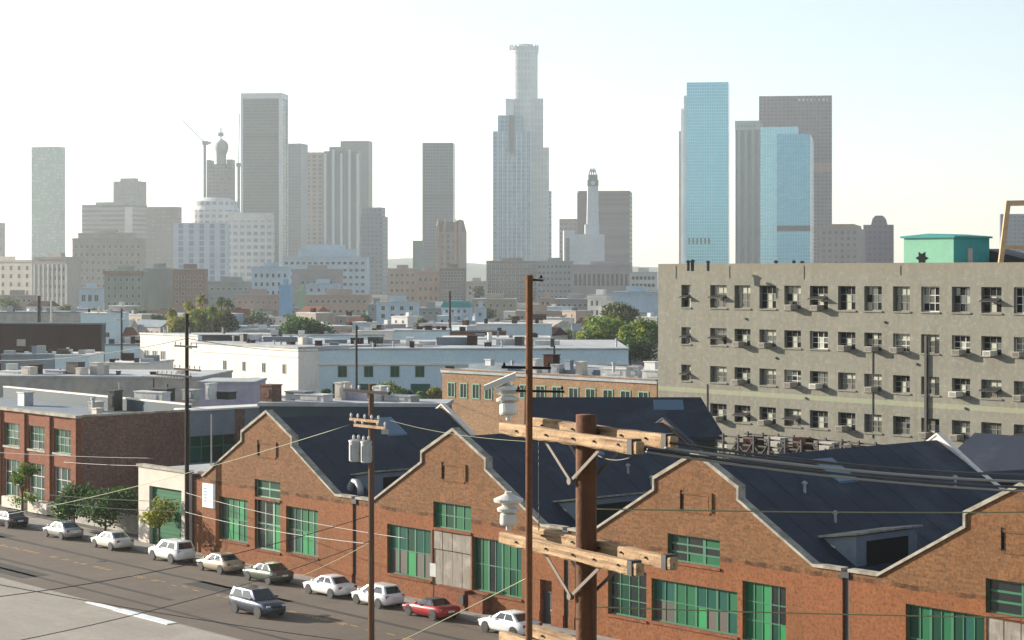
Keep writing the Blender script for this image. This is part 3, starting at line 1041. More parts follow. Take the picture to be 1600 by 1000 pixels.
parts('downspout', [(20.0, 20.25, -.22, -.004, 2, 17.4), (14.05, 14.12, -.07, -.004, 8, 17.0), (-6.6, -6.5, -.07, -.004, 6, 12)], M['dark_metal'], gb)
parts('drain_stain_pipe', [(x, x + .05, -.04, -.003, RND.uniform(22.2, 22.9), 23.6) for x in (-10.9, -3.6, 5.9, 17.2)], M['dark_metal'], gb)
acs = {(3, 1): 0, (5, 0): 0, (2, 1): 0, (6, 1): 0, (7, 1): 0, (8, 1): 0, (10, 1): 0, (11, 1): 1, (12, 1): 0, (2, 2): 0, (4, 2): 0, (5, 2): 1, (7, 2): 0, (10, 2): 1, (12, 2): 0, (9, 3): 0, (4, 0): 0, (1, 3): 0, (6, 3): 0, (3, 3): 0, (10, 3): 0}
RG = [M['glass_dark'], M['glass_grey'], M['board'], M['brown_pane'], M['dark']]
blind = surf('window_blind', (.42, .43, .34), (.34, .34, .27), 2)
RG2 = [M['glass_mid'], M['glass_grey'], blind, M['dark'], M['brown_pane']]
for j, (z0, z1) in enumerate(rows):
    for i, (a, b) in enumerate(cols):
        r = random.Random(i * 17 + j * 5)
        mode = r.random()
        if mode < .45:
            pick = pk({(1, 1): 2, (1, 0): 2, (1, 2): 3, (2, 1): 1}, 3)
        elif mode < .7:
            pick = pk({(1, 2): 2, (2, 2): 2, (1, 0): 4}, 0)
        else:
            pick = None
        w = window(gb, a, b, z0, z1, .30, 2 if i == 0 else 3, 3, M['frame_white'] if r.random() < .1 else M['frame_grey'], RG2, seed=i + j * 31, bar=.06, pick=pick)
        sb = MB()
        sb.box(a - .1, b + .1, -.10, .28, z0 - .13, z0 - .003)
        sb.build('sill', M['olive'], gb)
        if i == 0 or (i in (1, 11) and j == 0) or r.random() < .12:
            o = MB()
            zc = z0 + (z1 - z0) * .55
            o.loft([[(a + .1, .28, zc), (b - .1, .28, zc), (b - .1, .28, zc + .05), (a + .1, .28, zc + .05)], [(a + .1, -.55, zc - .28), (b - .1, -.55, zc - .28), (b - .1, -.55, zc - .23), (a + .1, -.55, zc - .23)]])
            o.build('open_sash', M['dark_metal'], w)
        if (i, j) in acs:
            o = MB()
            xc = (a + b) / 2 + r.uniform(-.4, .1)
            o.box(xc - .40, xc + .40, -.80, .25, z0 - .02, z0 + .44)
            ac = o.build('air_conditioner', M['frame_white'] if acs[(i, j)] else M['ac_metal'], gb, bevel=.02)
            o = MB()
            for q in range(6):
                o.box(xc - .32, xc + .32, -.812, -.795, z0 + .04 + q * .06, z0 + .07 + q * .06)
            o.build('grille', M['dark_metal'], ac)
parts('junction_box', [(x, x + .16, -.14, -.004, rows[q % 4][0] - 1.1, rows[q % 4][0] - .9) for q, x in enumerate((-1.5, 2.4, 6.1, 11.2, 15.4, 19.0, 24.2, 28.6))], M['dark_metal'], gb)
m = MB()
m.box(-13.38, 43.9, .8, 21.9, 23.005, 23.1)
m.build('roof', M['flat_roof'], gb)

# rooftop things
ph = thing('roof_penthouse', 'mint and teal painted rooftop hut on the olive building', 'rooftop hut', at(1490, 409, 190).to_2d().to_3d() + Vector((0, 0, 23.1)), -math.radians(46))
m = MB()
m.box(-5.7, 0, 0, .3, 0, 3.2)
m.box(-5.7, -5.4, .3, 5.6, 0, 3.2)
m.build('front_wall', M['mint'], ph)
m = MB()
m.box(-.3, .003, .003, 6.2, 0, 3.2)
m.build('side_wall', M['teal_paint'], ph)
m = MB()
m.prism([(-6.0, 3.2), (.25, 3.2), (.25, 3.38), (-2.7, 3.62), (-6.0, 3.38)], 'y', -.2, 6.4)
m.build('roof', M['teal_paint'], ph)
m = MB()
m.prism([(-3.6 + .75 * (1 if k % 2 == 0 else .55) * math.cos(k * PI / 6), 1.25 + .7 * (1 if k % 2 == 0 else .55) * math.sin(k * PI / 6)) for k in range(12)], 'y', -.03, -.002)
m.build('painted_mark', M['dark'], ph)
m = MB()
m.box(.004, .05, 2.4, 3.2, 0, 2.2)
m.build('door', M['grey_wall'], ph)
fr = thing('sign_frame', 'tan steel frame of a rooftop sign at the right edge', 'steel frame', at(1577, 409, 185).to_2d().to_3d() + Vector((0, 0, 23.1)), 0)
m = MB()
m.beam((-.9, 0, 0), (-.1, 0, 6.5), .42, .42)
m.beam((-.05, 3.4, 0), (.75, 3.4, 6.5), .42, .42)
m.build('leg', M['rust_steel'], fr)
m = MB()
m.beam((-.3, 0, 6.3), (9, 0, 6.5), .45, .5)
m.beam((-.6, 0, 2.2), (9, 0, 2.2), .3, .35)
m.build('beam', M['rust_steel'], fr)
m = MB()
m.beam((8.6, 0, 0), (8.8, 0, 6.4), .42, .42)
m.build('leg', M['rust_steel'], fr)
rs = thing('roof_shed', 'black low roof shed beside the steel sign frame', 'rooftop shed', at(1562, 409, 194).to_2d().to_3d() + Vector((0, 0, 23.1)), -TH)
m = MB()
m.prism([(-2, 0), (5.5, 0), (5.5, .6), (-2, 2.2)], 'y', 0, 4)
m.build('body', M['dark_metal'], rs)
for i, (px, h) in enumerate(((1075, .5), (1082, .8), (1106, .35), (1212, .5), (1240, .45), (1253, .3))):
    v = MB()
    c = at(px, 409, 192)
    v.cyl((c.x, c.y, 23.1), (c.x, c.y, 23.85 + h * .25), .16)
    v.lathe((c.x, c.y, 23.8 + h * .25), [(.24, 0), (.24, .12), (.05, .22)], 10)
    tag(v.build('vent_pipe', M['dark_metal']), 'small dark vent cap poking over the olive parapet', 'vent', 'vents along the olive parapet')

# dark roofed shed with a skylight, and a black steel fire stair, behind the warehouses
c = at(835, 640, 169)
sd = thing('dark_shed', 'dark roofed shed with a blue skylight behind the middle warehouses', 'shed', (c.x, c.y, 0), 0)
m = MB()
m.loft([[(-.8, 0, 8.7), (-.8, 4.5, 11.7), (-.8, 9, 8.7), (-.8, 9, 9.0), (-.8, 4.5, 12.05), (-.8, 0, 9.0)], [(16.2, 0, 8.7), (14.6, 4.5, 11.7), (16.2, 9, 8.7), (16.2, 9, 9.0), (14.6, 4.5, 12.05), (16.2, 0, 9.0)]])
s_roof = m.build('roof', M['roof_dark'], sd)
m = MB()
m.box(0, 15.4, .4, 8.6, 0, 8.65)
m.prism([(.5, 8.66), (8.5, 8.66), (4.5, 11.4)], 'x', .01, 14.4)
m.build('wall', M['dark_metal'], sd)
m = MB()
m.prism([(3.0, 11.03), (4.1, 11.78), (4.1, 11.86), (3.0, 11.11)], 'x', 10.4, 13.0)
m.build('skylight', M['skylight'], sd)
rd_ = thing('rear_shed', 'dark felt roofed shed behind the third warehouse at the right edge', 'shed', P(44.5, 24.6), -TH)
m = MB()
m.prism([(0, 9.0), (0, 9.25), (5, 11.75), (10, 9.25), (10, 9.0), (5, 11.45)], 'x', 0, 34)
m.build('roof', M['roof_dark'], rd_)
m = MB()
m.box(.3, 33.7, .4, 9.6, 0, 8.95)
m.build('wall', M['brick_dark'], rd_)
s0, z0 = fac(1130, 690, 36)
s1, _ = fac(1330, 690, 36)
fs = thing('steel_stair', 'black steel fire stair and pipe rack below the olive wall', 'fire stair', P(s0, 36), -TH)
L = s1 - s0
parts('post', [(L * q / 8 - .07, L * q / 8 + .07, y - .07, y + .07, 0, 9.5) for q in range(9) for y in (0, 3)], M['dark_metal'], fs)
parts('rail', [(-.5, L + .5, y + .075, y + .2, z, z + .13) for y in (0, 3) for z in (6.6, 7.1, 7.6, 8.1, 8.6, 9.2)], M['dark_metal'], fs)
m = MB()
m.box(0, L, .1, 2.9, 6.85, 6.95)
for q in range(8):
    m.beam((L * q / 8, 0, 7.0), (L * (q + 1) / 8, 0, 9.1), .09, .09)
    m.beam((L * q / 8, 1.5, 9.0), (L * (q + 1) / 8, 1.5, 7.0), .12, .12)
m.build('stair_flight', M['dark_metal'], fs)
for i in range(5):
    s_ = L * (.08 + i * .2)
    mm = MB()
    mm.box(-.7, .7, -.5, .5, 0, 9.0 + RND.uniform(.0, .5))
    mm.box(-.5, .5, -.6, -.51, 8.2, 8.9)
    tag(mm.build('roof_fan', M['grey_wall'] if i % 2 else M['brown_wall'], loc=P(s0 + s_, 38.5), rz=-TH), ('brown fan tower left in the steel rack', 'grey fan tower second in the steel rack', 'brown fan tower in the middle of the steel rack', 'grey fan tower near the stair end of the rack', 'brown fan tower at the right end of the steel rack')[i], 'fan tower', 'fan towers in the steel rack')


# ------------------------------------------------------------------ generic city block
BG = {'tower': 'towers of the skyline', 'building': 'low blocks of the city'}


def block(name, label, cat, px0, pxm, px1, ptop, Y, a, mat, roofm=None, depth=None, group=None, body='wall', right=None, parapet=.0, pbase=None):
    if a is None:
        a = math.atan(((px0 + px1) / 2 - 800) / F)
    else:
        a = math.radians(a)
    Xm = (pxm - 800) / F * Y
    r0, r1 = (px0 - 800) / F, (px1 - 800) / F
    w = (Xm - r0 * Y) / (math.cos(a) + r0 * math.sin(a))
    den = math.sin(a) - r1 * math.cos(a)
    d = depth
    if px1 > pxm + .5 and den > .02:
        d = (r1 * Y - Xm) / den
    d = d or w * .6
    h = CZ - (ptop - HY) / F * Y
    zb = 0 if pbase is None else CZ - (pbase - HY) / F * Y
    root = thing(name, label, cat, (Xm, Y, 0), -a, group or BG.get(cat))
    m = MB()
    m.box(-w, 0, 0, d, zb, h)
    m.build(body, mat, root)
    if right:
        m = MB()
        m.box(.003, .35, .003, d, zb, h - .003)
        m.build('side_wall', right, root)
    if roofm:
        m = MB()
        m.box(-w - .15, .45 if right else .15, -.15, d + .15, h + .003, h + .35)
        m.build('roof', roofm, root)
    if parapet:
        m = MB()
        m.box(-w, 0, 0, .3, h + .36, h + .36 + parapet)
        m.box(-w, -w + .3, .31, d, h + .36, h + .36 + parapet)
        m.build('parapet', mat, root)
    return root, w, d, h


def wins(root, x0, x1, nx, zs, ww, wh, frame, glass, face='front', off=0.0, name='window'):
    """a row of equal windows, each its own part sharing one mesh"""
    first = None
    for z in zs:
        for i in range(nx):
            u = x0 + (x1 - x0) * (i + .5) / nx
            loc = (u, off, z) if face == 'front' else (off, u, z)
            if first is None:
                m = MB()
                f = min(.14, ww * .1)
                for b in ((-ww / 2, ww / 2, -.06, .04, -wh / 2, -wh / 2 + f), (-ww / 2, ww / 2, -.06, .04, wh / 2 - f, wh / 2), (-ww / 2, -ww / 2 + f, -.06, .04, -wh / 2 + f, wh / 2 - f), (ww / 2 - f, ww / 2, -.06, .04, -wh / 2 + f, wh / 2 - f), (-f / 3, f / 3, -.04, .04, -wh / 2 + f, wh / 2 - f)):
                    m.box(*b)
                m.face([(-ww / 2, -.012, -wh / 2), (ww / 2, -.012, -wh / 2), (ww / 2, -.012, wh / 2), (-ww / 2, -.012, wh / 2)], 1)
                first = m.build(name, [frame, glass], root, fix=False)
                first.location = loc
                if face != 'front':
                    first.rotation_euler = (0, 0, PI / 2)
            else:
                c = first.copy()
                COL.objects.link(c)
                c.parent = root
                c.location = loc


def unit(label, c, w, d, h, mat, name='roof_unit', cat='roof unit', group=None, rz=-.6, zb=0.0):
    m = MB()
    m.box(-w / 2, w / 2, -d / 2, d / 2, zb, h)
    m.box(-w / 2 - .08, w / 2 + .08, -d / 2 - .08, d / 2 + .08, h + .002, h + .12)
    m.box(-w * .3, w * .3, -d / 2 - .05, -d / 2 - .002, h - (h - zb) * .75, h - (h - zb) * .2)
    o = m.build(name, mat, loc=c, rz=rz)
    return tag(o, label, cat, group)


# tan brick building behind the warehouses
tb, w, d, h = block('tan_brick_building', 'tan brick building with dark windows behind the dark warehouse roofs', 'building', 691, 1026, 1026, 600, 221, 46, M['brick_tan'], M['flat_roof'], depth=22, parapet=.0)
wins(tb, -w + .6, -w + 9.5, 4, [h - 2.1], 1.35, 1.9, M['frame_green'], M['glass_dark'])
wins(tb, -w + 10.5, -.6, 9, [h - 1.75], 1.6, 1.7, M['frame_green'], M['glass_dark'])
m = MB()
m.box(-w - .2, 0, -.2, .45, h + .36, h + .5)
m.build('coping', M['brick_tan'], tb)
m = MB()
m.box(-w + .5, -w + 25, 4, 9, h + .35, h + .95)
m.build('roof_ridge', M['slate_wall'], tb)
bx = tb.matrix_basis
for i, (x, y, ww, hh, mm, lab) in enumerate(((-3, 3, 2.6, .9, 'white_roof', 'white roof hatch at the right end of the tan building'), (-6.5, 3.5, 1.5, 1.2, 'galv', 'grey roof unit next to the white hatch on the tan roof'), (-10, 4, 3.4, .8, 'white_roof', 'wide white roof unit in the middle of the tan roof'), (-14.5, 3, .9, 1.5, 'stucco_pale', 'pale chimney stub on the tan roof'), (-19, 3.5, 1.2, 1.0, 'galv', 'small grey unit at the left of the tan roof'), (-22, 3, .7, 1.6, 'frame_white', 'thin pale stack at the far left of the tan roof'))):
    p = Vector(tb.location) + Matrix.Rotation(tb.rotation_euler.z, 3, 'Z') @ Vector((x, y, 0))
    p.z = h + .35
    unit(lab, p, ww, 1.2, hh, M[mm], group='roof units on the tan building')

# flat roofed building behind the first warehouse with a pale parapet
fb, w, d, h = block('flat_roofed_workshop', 'flat roofed workshop with a pale parapet behind the first warehouse gable', 'workshop', 405, 696, 696, 636, 186, 4, M['teal_dark'], M['flat_roof'], depth=6)
for i, (px, Y, ww, hh, mm, lab) in enumerate(((425, 190, 1.5, 1.5, 'brick_dark', 'dark red box unit on the workshop roof above the first gable'), (470, 191, 2.4, .8, 'slate_wall', 'slate grey low unit on the workshop roof'), (534, 190, .8, 1.6, 'stucco_pale', 'pale square chimney on the workshop roof by the pole top'), (500, 195, 3.5, .6, 'white_roof', 'long white curb on the workshop roof'), (596, 190, .9, 1.3, 'white_roof', 'small white hooded vent right of the pole on the workshop roof'), (558, 192, 1.6, .7, 'lilac_wall', 'lilac low box on the workshop roof behind the pole'), (630, 192, 3.2, .5, 'galv', 'wide grey skylight curb at the right of the workshop roof'))):
    c = at(px, 600, Y)
    c.z = h + .35
    c.y = 186 + 3 + (i % 3)
    unit(lab, c, ww, 1.4, hh, M[mm], group='roof units on the workshop')

# ------------------------------------------------------------------ the white commercial blocks
wa, w, d, h = block('white_building', 'sunlit cream white two storey block with four small windows', 'building', 300, 466, 466, 545, 366, 50, M['white_wall'], M['flat_roof'], depth=30)
wins(wa, -w * .74 - 1, -1.2, 4, [h - 3.9], 1.3, 2.0, M['frame_white'], M['glass_dark'])
m = MB()
m.box(-w, .05, -.12, -.002, h - 1.6, h - 1.45)
m.box(-w, .05, -.08, -.002, 3.0, 3.1)
m.build('string_course', M['white_wall'], wa)
wt, w, d, h = block('white_annex', 'taller cream white annex with paired windows left of the white block', 'building', 219, 309, 310, 526, 402, 48, M['white_wall'], M['white_roof'], depth=20)
wins(wt, -w + 1, -w + 10.5, 3, [h - 4.6], 1.9, 2.8, M['frame_white'], M['glass_grey'])
m = MB()
m.box(-w * .15, .1, -.3, .0, h - 2.4, h - 1.9)
m.build('canopy', M['dark_metal'], wt)
wl, w, d, h = block('blue_white_building', 'long shaded pale blue commercial block with green windows', 'building', 467, 982, 982, 547, 369, 0, M['blue_wall'], M['flat_roof'], depth=46, parapet=0)
PXM = 369 / F


def lx(px):
    return (px - 982) * PXM


for px in (488, 535, 576, 617, 656, 703, 745, 786):
    wins(wl, lx(px) - 1, lx(px) + 1, 1, [h - 4.0], 1.7, 2.1, M['frame_teal'], M['green_dark'])
for px in (895, 930, 955, 845):
    wins(wl, lx(px) - 1, lx(px) + 1, 1, [h - 3.4], 1.6, 1.4, M['frame_white'], M['glass_dark'])
m = MB()
m.box(-w, .1, -.35, -.003, h - 2.75, h - 2.4)
m.build('string_course', M['white_wall'], wl)
for px in (535, 575, 657):
    m = MB()
    m.box(lx(px) - 1.8, lx(px) + 1.8, -.08, -.003, 0, 2.2)
    m.build('loading_door', M['teal_pane'], wl)
names = ['dark low fan box', 'white domed skylight', 'long slate coloured duct', 'black roof unit', 'pale square hatch', 'dark blue tarpaulin covered unit', 'small white exhaust', 'grey cabinet', 'pale stub chimney', 'black tilted panel', 'white flat curb', 'blue grey duct box']
where = ['above the first green window', 'above the second green window', 'left of the thin pole', 'right of the thin pole', 'near the roof middle', 'behind the rust brown pole', 'towards the right end', 'at the far right end']
k = 0
for (px, Y, ww, hh, mm) in ((340, 400, 6, 1.6, 'dark_metal'), (372, 398, 3, 1.5, 'dark_metal'), (398, 396, 2.4, 1.9, 'white_roof'), (440, 395, 7, 1.4, 'slate_wall'), (481, 380, 1.8, 1.7, 'white_roof'), (525, 385, 4, 1.2, 'slate_wall'), (558, 382, 2, 1.6, 'brown_wall'), (587, 384, 2.4, 1.7, 'dark_metal'), (612, 386, 3.2, 1.2, 'galv'), (640, 380, 1.3, 1.8, 'white_roof'), (668, 384, 2.8, .9, 'white_roof'), (692, 388, 2.2, 1.5, 'brown_wall'), (712, 386, 7, 1.6, 'slate_wall'), (738, 384, 1.6, 2.0, 'brown_wall'), (765, 382, .7, 2.6, 'white_roof'), (790, 386, 3.6, 1.3, 'white_roof'), (812, 383, 1.5, 1.8, 'dark_metal'), (855, 386, 4.5, 1.0, 'white_roof')):
    c = at(px, 500, Y)
    c.z = 8.6
    lab = '%s %s, on the blue block roof' % (names[k % 12], where[k // 3 if k // 3 < 8 else 7])
    unit(lab, c, ww, 2.2, hh, M[mm], rz=RND.uniform(-.3, .1), group='roof clutter on the pale blue block')
    k += 1

# left middle distance
gw, w, d, h = block('grey_shed', 'long low speckled grey concrete shed above the brick building roof', 'shed', -30, 312, 312, 592, 300, 6, M['grey_wall'], M['flat_roof'], depth=20)
parts('pilaster', [(-w + 1.5 + q * 2.8, -w + 1.9 + q * 2.8, -.06, -.003, 3, h - .2) for q in range(12)], M['grey_wall'], gw)
for root_, n_ in ((gw, 10), (wa, 8), (wl, 16), (wt, 4), (tb, 8), (lb, 6)):
    bbx = [v for ch in root_.children if ch.name.startswith(('wall', 'roof')) and ch.type == 'MESH' for v in ch.data.vertices]
    x0_, x1_ = min(v.co.x for v in bbx), max(v.co.x for v in bbx)
    zt_ = max(v.co.z for v in bbx) if root_ is not lb else 8.75
    for q in range(n_):
        xq, wq, hq, yq = RND.uniform(x0_ + 2, x1_ - 2), RND.uniform(.4, 1.8), RND.uniform(.3, 1.5), RND.uniform(1.5, 9)
        m = MB()
        if q % 3 == 0:
            m.cyl((xq, yq, zt_), (xq, yq, zt_ + hq), .16)
            m.lathe((xq, yq, zt_ + hq), [(.28, 0), (.28, .15), (.05, .3)], 10)
            m.build('roof_vent', M['galv'], root_)
        else:
            m.box(xq - wq / 2, xq + wq / 2, yq, yq + wq * .7, zt_ + .002, zt_ + hq)
            m.box(xq - wq / 2 - .1, xq + wq / 2 + .1, yq - .1, yq + wq * .7 + .1, zt_ + hq + .002, zt_ + hq + .1)
            m.build('roof_box', M[RND.choice(('white_roof', 'galv', 'dark_metal', 'brown_wall', 'stucco_pale', 'slate_wall'))], root_)
lv, w, d, h = block('lilac_building', 'small lilac walled flat roofed building below the white block', 'building', 311, 396, 396, 600, 285, 3, M['lilac_wall'], M['flat_roof'], depth=10)
bb, w, d, h = block('brown_building', 'windowless dark brown corrugated building at the left edge', 'building', -40, 157, 163, 507, 430, 12, M['brown_wall'], M['slate_wall'], depth=18, right=M['dark_metal'])
m = MB()
m.box(-w - .2, .3, -.6, -.003, 3.0, 3.5)
m.build('ledge', M['coping'], bb)
m = MB()
m.box(-w * .66, -w * .59, -.06, -.003, 6.8, 8.3)
m.build('vent_panel', M['grey_wall'], bb)
for i, (nm, lab, px0, px1, pt, Y, a, mm, rm) in enumerate((
        ('slate_roofed_shed', 'slate blue roofed shed behind the brown building', -40, 145, 489, 560, 0, 'grey_wall', 'slate_wall'),
        ('white_shed', 'white flat shed with a pale post in front of the brown building', 86, 139, 557, 385, 0, 'blue_wall', 'white_roof'),
        ('dark_carport', 'dark carport below the brown building ledge', 2, 85, 556, 395, 0, 'slate_wall', 'slate_wall'),
        ('pale_workshop', 'pale blue workshop wall right of the brown building', 126, 185, 491, 520, 0, 'blue_wall', 'white_roof'),
        ('blue_roof_workshop', 'pale blue workshop with a dark eave beside the cream annex', 164, 222, 540, 420, 3, 'blue_wall', 'slate_wall'),
        ('cream_low_building', 'cream low building in front of the annex', 160, 228, 570, 345, 10, 'white_wall', 'white_roof'),
        ('white_roofed_store', 'white flat store right of the palms', 345, 430, 512, 560, 0, 'blue_wall', 'flat_roof'),
        ('blue_roofed_store', 'pale blue roofed long store behind the white block', 222, 600, 525, 470, 0, 'blue_wall', 'flat_roof'),
        ('white_fronted_store', 'bright white fronted store above the pale blue block', 556, 612, 519, 470, 4, 'white_wall', 'white_roof'),
        ('pale_blue_store', 'pale blue store right of the bright white front', 611, 700, 518, 475, 0, 'blue_wall', 'flat_roof'),
        ('cream_roofed_store', 'cream low store under the red brown eave', 690, 860, 530, 440, 0, 'white_wall', 'white_roof'),
        ('grey_yard_building', 'grey sided yard building behind the rust brown pole', 745, 862, 508, 520, 0, 'blue_wall', 'white_roof'),
        ('brown_eave_shed', 'brown eaved long shed above the cream store', 698, 790, 521, 500, 0, 'brick_red', 'brown_wall'),
        ('small_pale_store', 'small pale store in front of the dome shaped tree', 400, 470, 530, 455, 0, 'blue_wall', 'white_roof'))):
    r_, w, d, h = block(nm, lab, 'building', px0, px1, px1, pt, Y, a, M[mm], M[rm], depth=14)
    for q in range(6):
        xq, wq, hq = -w * RND.uniform(.06, .94), RND.uniform(.5, 2.2), RND.uniform(.4, 1.6)
        m = MB()
        yq = RND.uniform(.6, 9)
        m.box(xq - wq / 2, xq + wq / 2, yq, yq + wq * .8, h + .36, h + .36 + hq)
        m.build('roof_box', M[RND.choice(('white_roof', 'galv', 'dark_metal', 'brown_wall', 'stucco_pale', 'slate_wall'))], r_)
    if i in (3, 4, 8, 9, 11):
        wins(r_, -w + 1, -1, max(2, int(w / 5)), [h * .55], 1.4, 1.4, M['frame_white'], M['glass_dark'])
for i, (px, Y, ww, hh, mm) in enumerate(((46, 300, 2, 1.4, 'stucco_pale'), (56, 302, 1.5, 1.6, 'brown_wall'), (118, 301, 2.6, 2.1, 'dark_metal'), (128, 299, 1.2, 1.3, 'stucco_pale'), (152, 301, 1.6, 2.0, 'stucco_pale'), (160, 302, 1.4, 1.6, 'grey_wall'), (20, 303, 4, .6, 'white_roof'), (90, 303, 4, .7, 'lilac_wall'))):
    c = at(px, 590, Y + 6)
    c.z = 6.9
    unit(('pale box unit at the left on the grey shed roof', 'brown box unit beside the pale one on the grey shed', 'black fan box on the grey shed roof below the white shed', 'small pale box beside the black fan box', 'pale stack at the right of the grey shed roof', 'grey stack at the right of the grey shed roof', 'flat white curb at the left of the grey shed roof', 'lilac flat curb in the middle of the grey shed roof')[i], c, ww, 1.5, hh, M[mm], group='roof units on the grey shed')
for i, (px, s_, t_, ww, hh, mm) in enumerate(((180, 0, 0, .9, 2.0, 'dark_metal'), (150, 0, 0, 1.0, .9, 'stucco_pale'), (238, 0, 0, 4.0, .9, 'white_roof'), (255, 0, 0, 2.2, 1.2, 'dark_metal'), (350, 0, 0, 2.4, .7, 'dark_metal'), (330, 0, 0, .5, 1.6, 'white_roof'), (300, 0, 0, 1.6, 1.0, 'galv'))):
    c = at(px, 620, 203 + (px - 150) * .03)
    c.z = 8.75 if px < 200 else 9.62
    unit(('black chimney stack on the brick building roof', 'pale stub on the brick building roof edge', 'white rounded hatch on the slate blue building', 'black cooling unit on the slate blue building', 'black flat unit right of the street pole on the roof', 'thin white stack on the slate blue building', 'grey unit behind the street pole on the roof')[i], c, ww, 1.2, hh, M[mm], group='roof units on the street buildings')
# ------------------------------------------------------------------ low downtown blocks
WD, FW = M['glass_dark'], M['frame_white']


def cm(name, c, c2=None):
    return surf(name, c, c2, .08, .9)


K = dict(cream=cm('cream_plaster', (.52, .47, .40)), cream2=cm('warm_plaster', (.46, .41, .35)), taupe=cm('taupe_plaster', (.36, .33, .28)), sage=cm('sage_plaster', (.27, .32, .27)),
         sage2=cm('grey_sage_plaster', (.30, .33, .31)), umber=cm('umber_brick', (.30, .20, .145)), pink=cm('pink_plaster', (.50, .36, .28)), pink2=cm('dusty_pink_plaster', (.46, .33, .26)),
         sky=cm('sky_blue_plaster', (.48, .60, .68)), blue=cm('bright_blue_plaster', (.22, .42, .62)), green=cm('soft_green_plaster', (.30, .42, .30)), tan=cm('tan_plaster', (.42, .36, .28)),
         grey=cm('grey_plaster', (.30, .31, .31)), mauve=cm('mauve_plaster', (.38, .33, .32)), white=cm('white_plaster', (.66, .64, .60)), brown=cm('brown_plaster', (.26, .21, .175)))


def lowrise(name, label, px0, pxm, px1, pt, Y, a, mat, nx=0, nz=0, ww=1.6, wh=2.0, top=1.6, fh=3.6, roofm='flat_roof', side=0, frame=None, glass=None, cat='building', depth=None):
    r, w, d, h = block(name, label, cat, px0, pxm, px1, pt, Y, a, K[mat], M[roofm], depth=depth)
    zs = [h - top - wh / 2 - j * fh for j in range(nz)]
    if nx:
        wins(r, -w + .8, -.8, nx, zs, ww, wh, frame or FW, glass or WD)
    if side:
        wins(r, .8, d - .8, side, zs, ww, wh, frame or FW, glass or WD, 'side')
    m = MB()
    m.box(-w * .7, -w * .3, d * .3, d * .6, h + .36, h + 2.6)
    m.build('roof_house', K[mat], r)
    m = MB()
    m.box(-w - .25, .25, -.35, -.003, h - .9, h - .4)
    m.build('cornice', K[mat], r)
    return r, w, d, h


lowrise('apartment_block', 'cream apartment block with paired windows at the far left', -40, 50, 53, 407, 1200, 35, 'cream', 7, 5, 2.6, 3.0, 3, 5, side=0)
r, w, d, h = lowrise('apartment_block', 'cream block with tall vertical piers second from the left', 53, 104, 127, 402, 1150, 30, 'cream2', 0, 0)
parts('pier', [(-w + q * w / 7.2, -w + q * w / 7.2 + 1.3, -.5, -.003, 0, h - 4) for q in range(8)], K['white'], r)
wins(r, -w + 1.8, -.5, 7, [h - 7 - 5 * j for j in range(4)], 1.2, 2.6, FW, WD)
lowrise('stepped_block', 'taupe old stepped block in front of the striped office slab', 113, 222, 228, 372, 1500, 20, 'taupe', 12, 9, 2.4, 2.6, 5, 6)
lowrise('stepped_block', 'upper setback of the taupe old block with pale cornice', 122, 205, 212, 364, 1540, 20, 'taupe', 9, 2, 2.4, 2.6, 4, 6)
lowrise('small_hall', 'small pale blue hall with arched windows left of the sage block', 123, 158, 158, 451, 1000, 0, 'sky', 3, 1, 2.2, 3.5, 3, 4)
r, w, d, h = lowrise('sage_block', 'sage green block with rows of small windows and brown eave', 163, 224, 232, 424, 950, 10, 'sage', 6, 4, 1.5, 2.0, 3, 3.9)
m = MB()
m.box(-w - .5, .5, -.9, -.36, h - 1.6, h + .2)
m.build('eave', K['umber'], r)
lowrise('grey_sage_block', 'plain grey sage block right of the windowed sage one', 224, 275, 276, 420, 960, 10, 'sage2', 0, 0)
lowrise('umber_block', 'reddish brown brick block above the palms', 270, 320, 325, 421, 945, 14, 'umber', 5, 4, 1.3, 1.9, 3, 3.8)
lowrise('pale_block', 'low pale green block behind the palms', 325, 400, 402, 440, 1020, 6, 'sage2', 8, 2, 1.5, 1.6, 3, 5)
lowrise('blue_white_block', 'pale blue white block with scattered windows in front of the grid building', 393, 452, 455, 418, 1010, 8, 'sky', 6, 4, 1.5, 2.2, 3, 4.4)
r, w, d, h = lowrise('terraced_block', 'wide pale blue terraced block with stepped top floors', 441, 573, 577, 402, 1400, 6, 'sky', 14, 6, 2.6, 2.2, 3, 5)
m = MB()
m.box(-w * .82, -w * .16, 4, d, h + .4, h + 6)
m.box(-w * .74, -w * .28, 8, d, h + 6.01, h + 9)
m.build('top_floor', K['sky'], r)
r, w, d, h = lowrise('brown_framed_block', 'brown framed block with pale centre in front of the terraced block', 456, 534, 536, 421, 1200, 2, 'mauve', 0, 0)
m = MB()
m.box(-w + 4, -4, -.4, -.003, 0, h - 4)
m.build('infill', K['grey'], r)
wins(r, -w + 5, -5, 6, [h - 8, h - 13], 1.8, 2.2, FW, WD, off=-.42)
lowrise('small_white_block', 'small white blue block above the long pink building', 478, 530, 532, 444, 980, 0, 'sky', 4, 2, 1.5, 1.8, 2, 4)
lowrise('pink_building', 'long pink building with two rows of small windows', 478, 577, 581, 461, 850, 6, 'pink', 10, 2, 1.3, 1.5, 2, 4.2)
lowrise('pink_building', 'dusty pink building left of the bright blue block', 367, 438, 440, 461, 850, 6, 'pink2', 7, 2, 1.1, 1.3, 2.5, 4)
lowrise('blue_building', 'narrow bright blue building between the pink ones', 436, 455, 457, 446, 830, 4, 'blue', 0, 0)
lowrise('green_building', 'narrow soft green building beside the long pink one', 462, 478, 480, 455, 880, 4, 'green', 0, 0)
lowrise('tan_block', 'tan block with small windows between the skyline gap and grey tower', 606, 651, 652, 420, 1300, 2, 'tan', 5, 4, 1.8, 2.2, 3, 5)
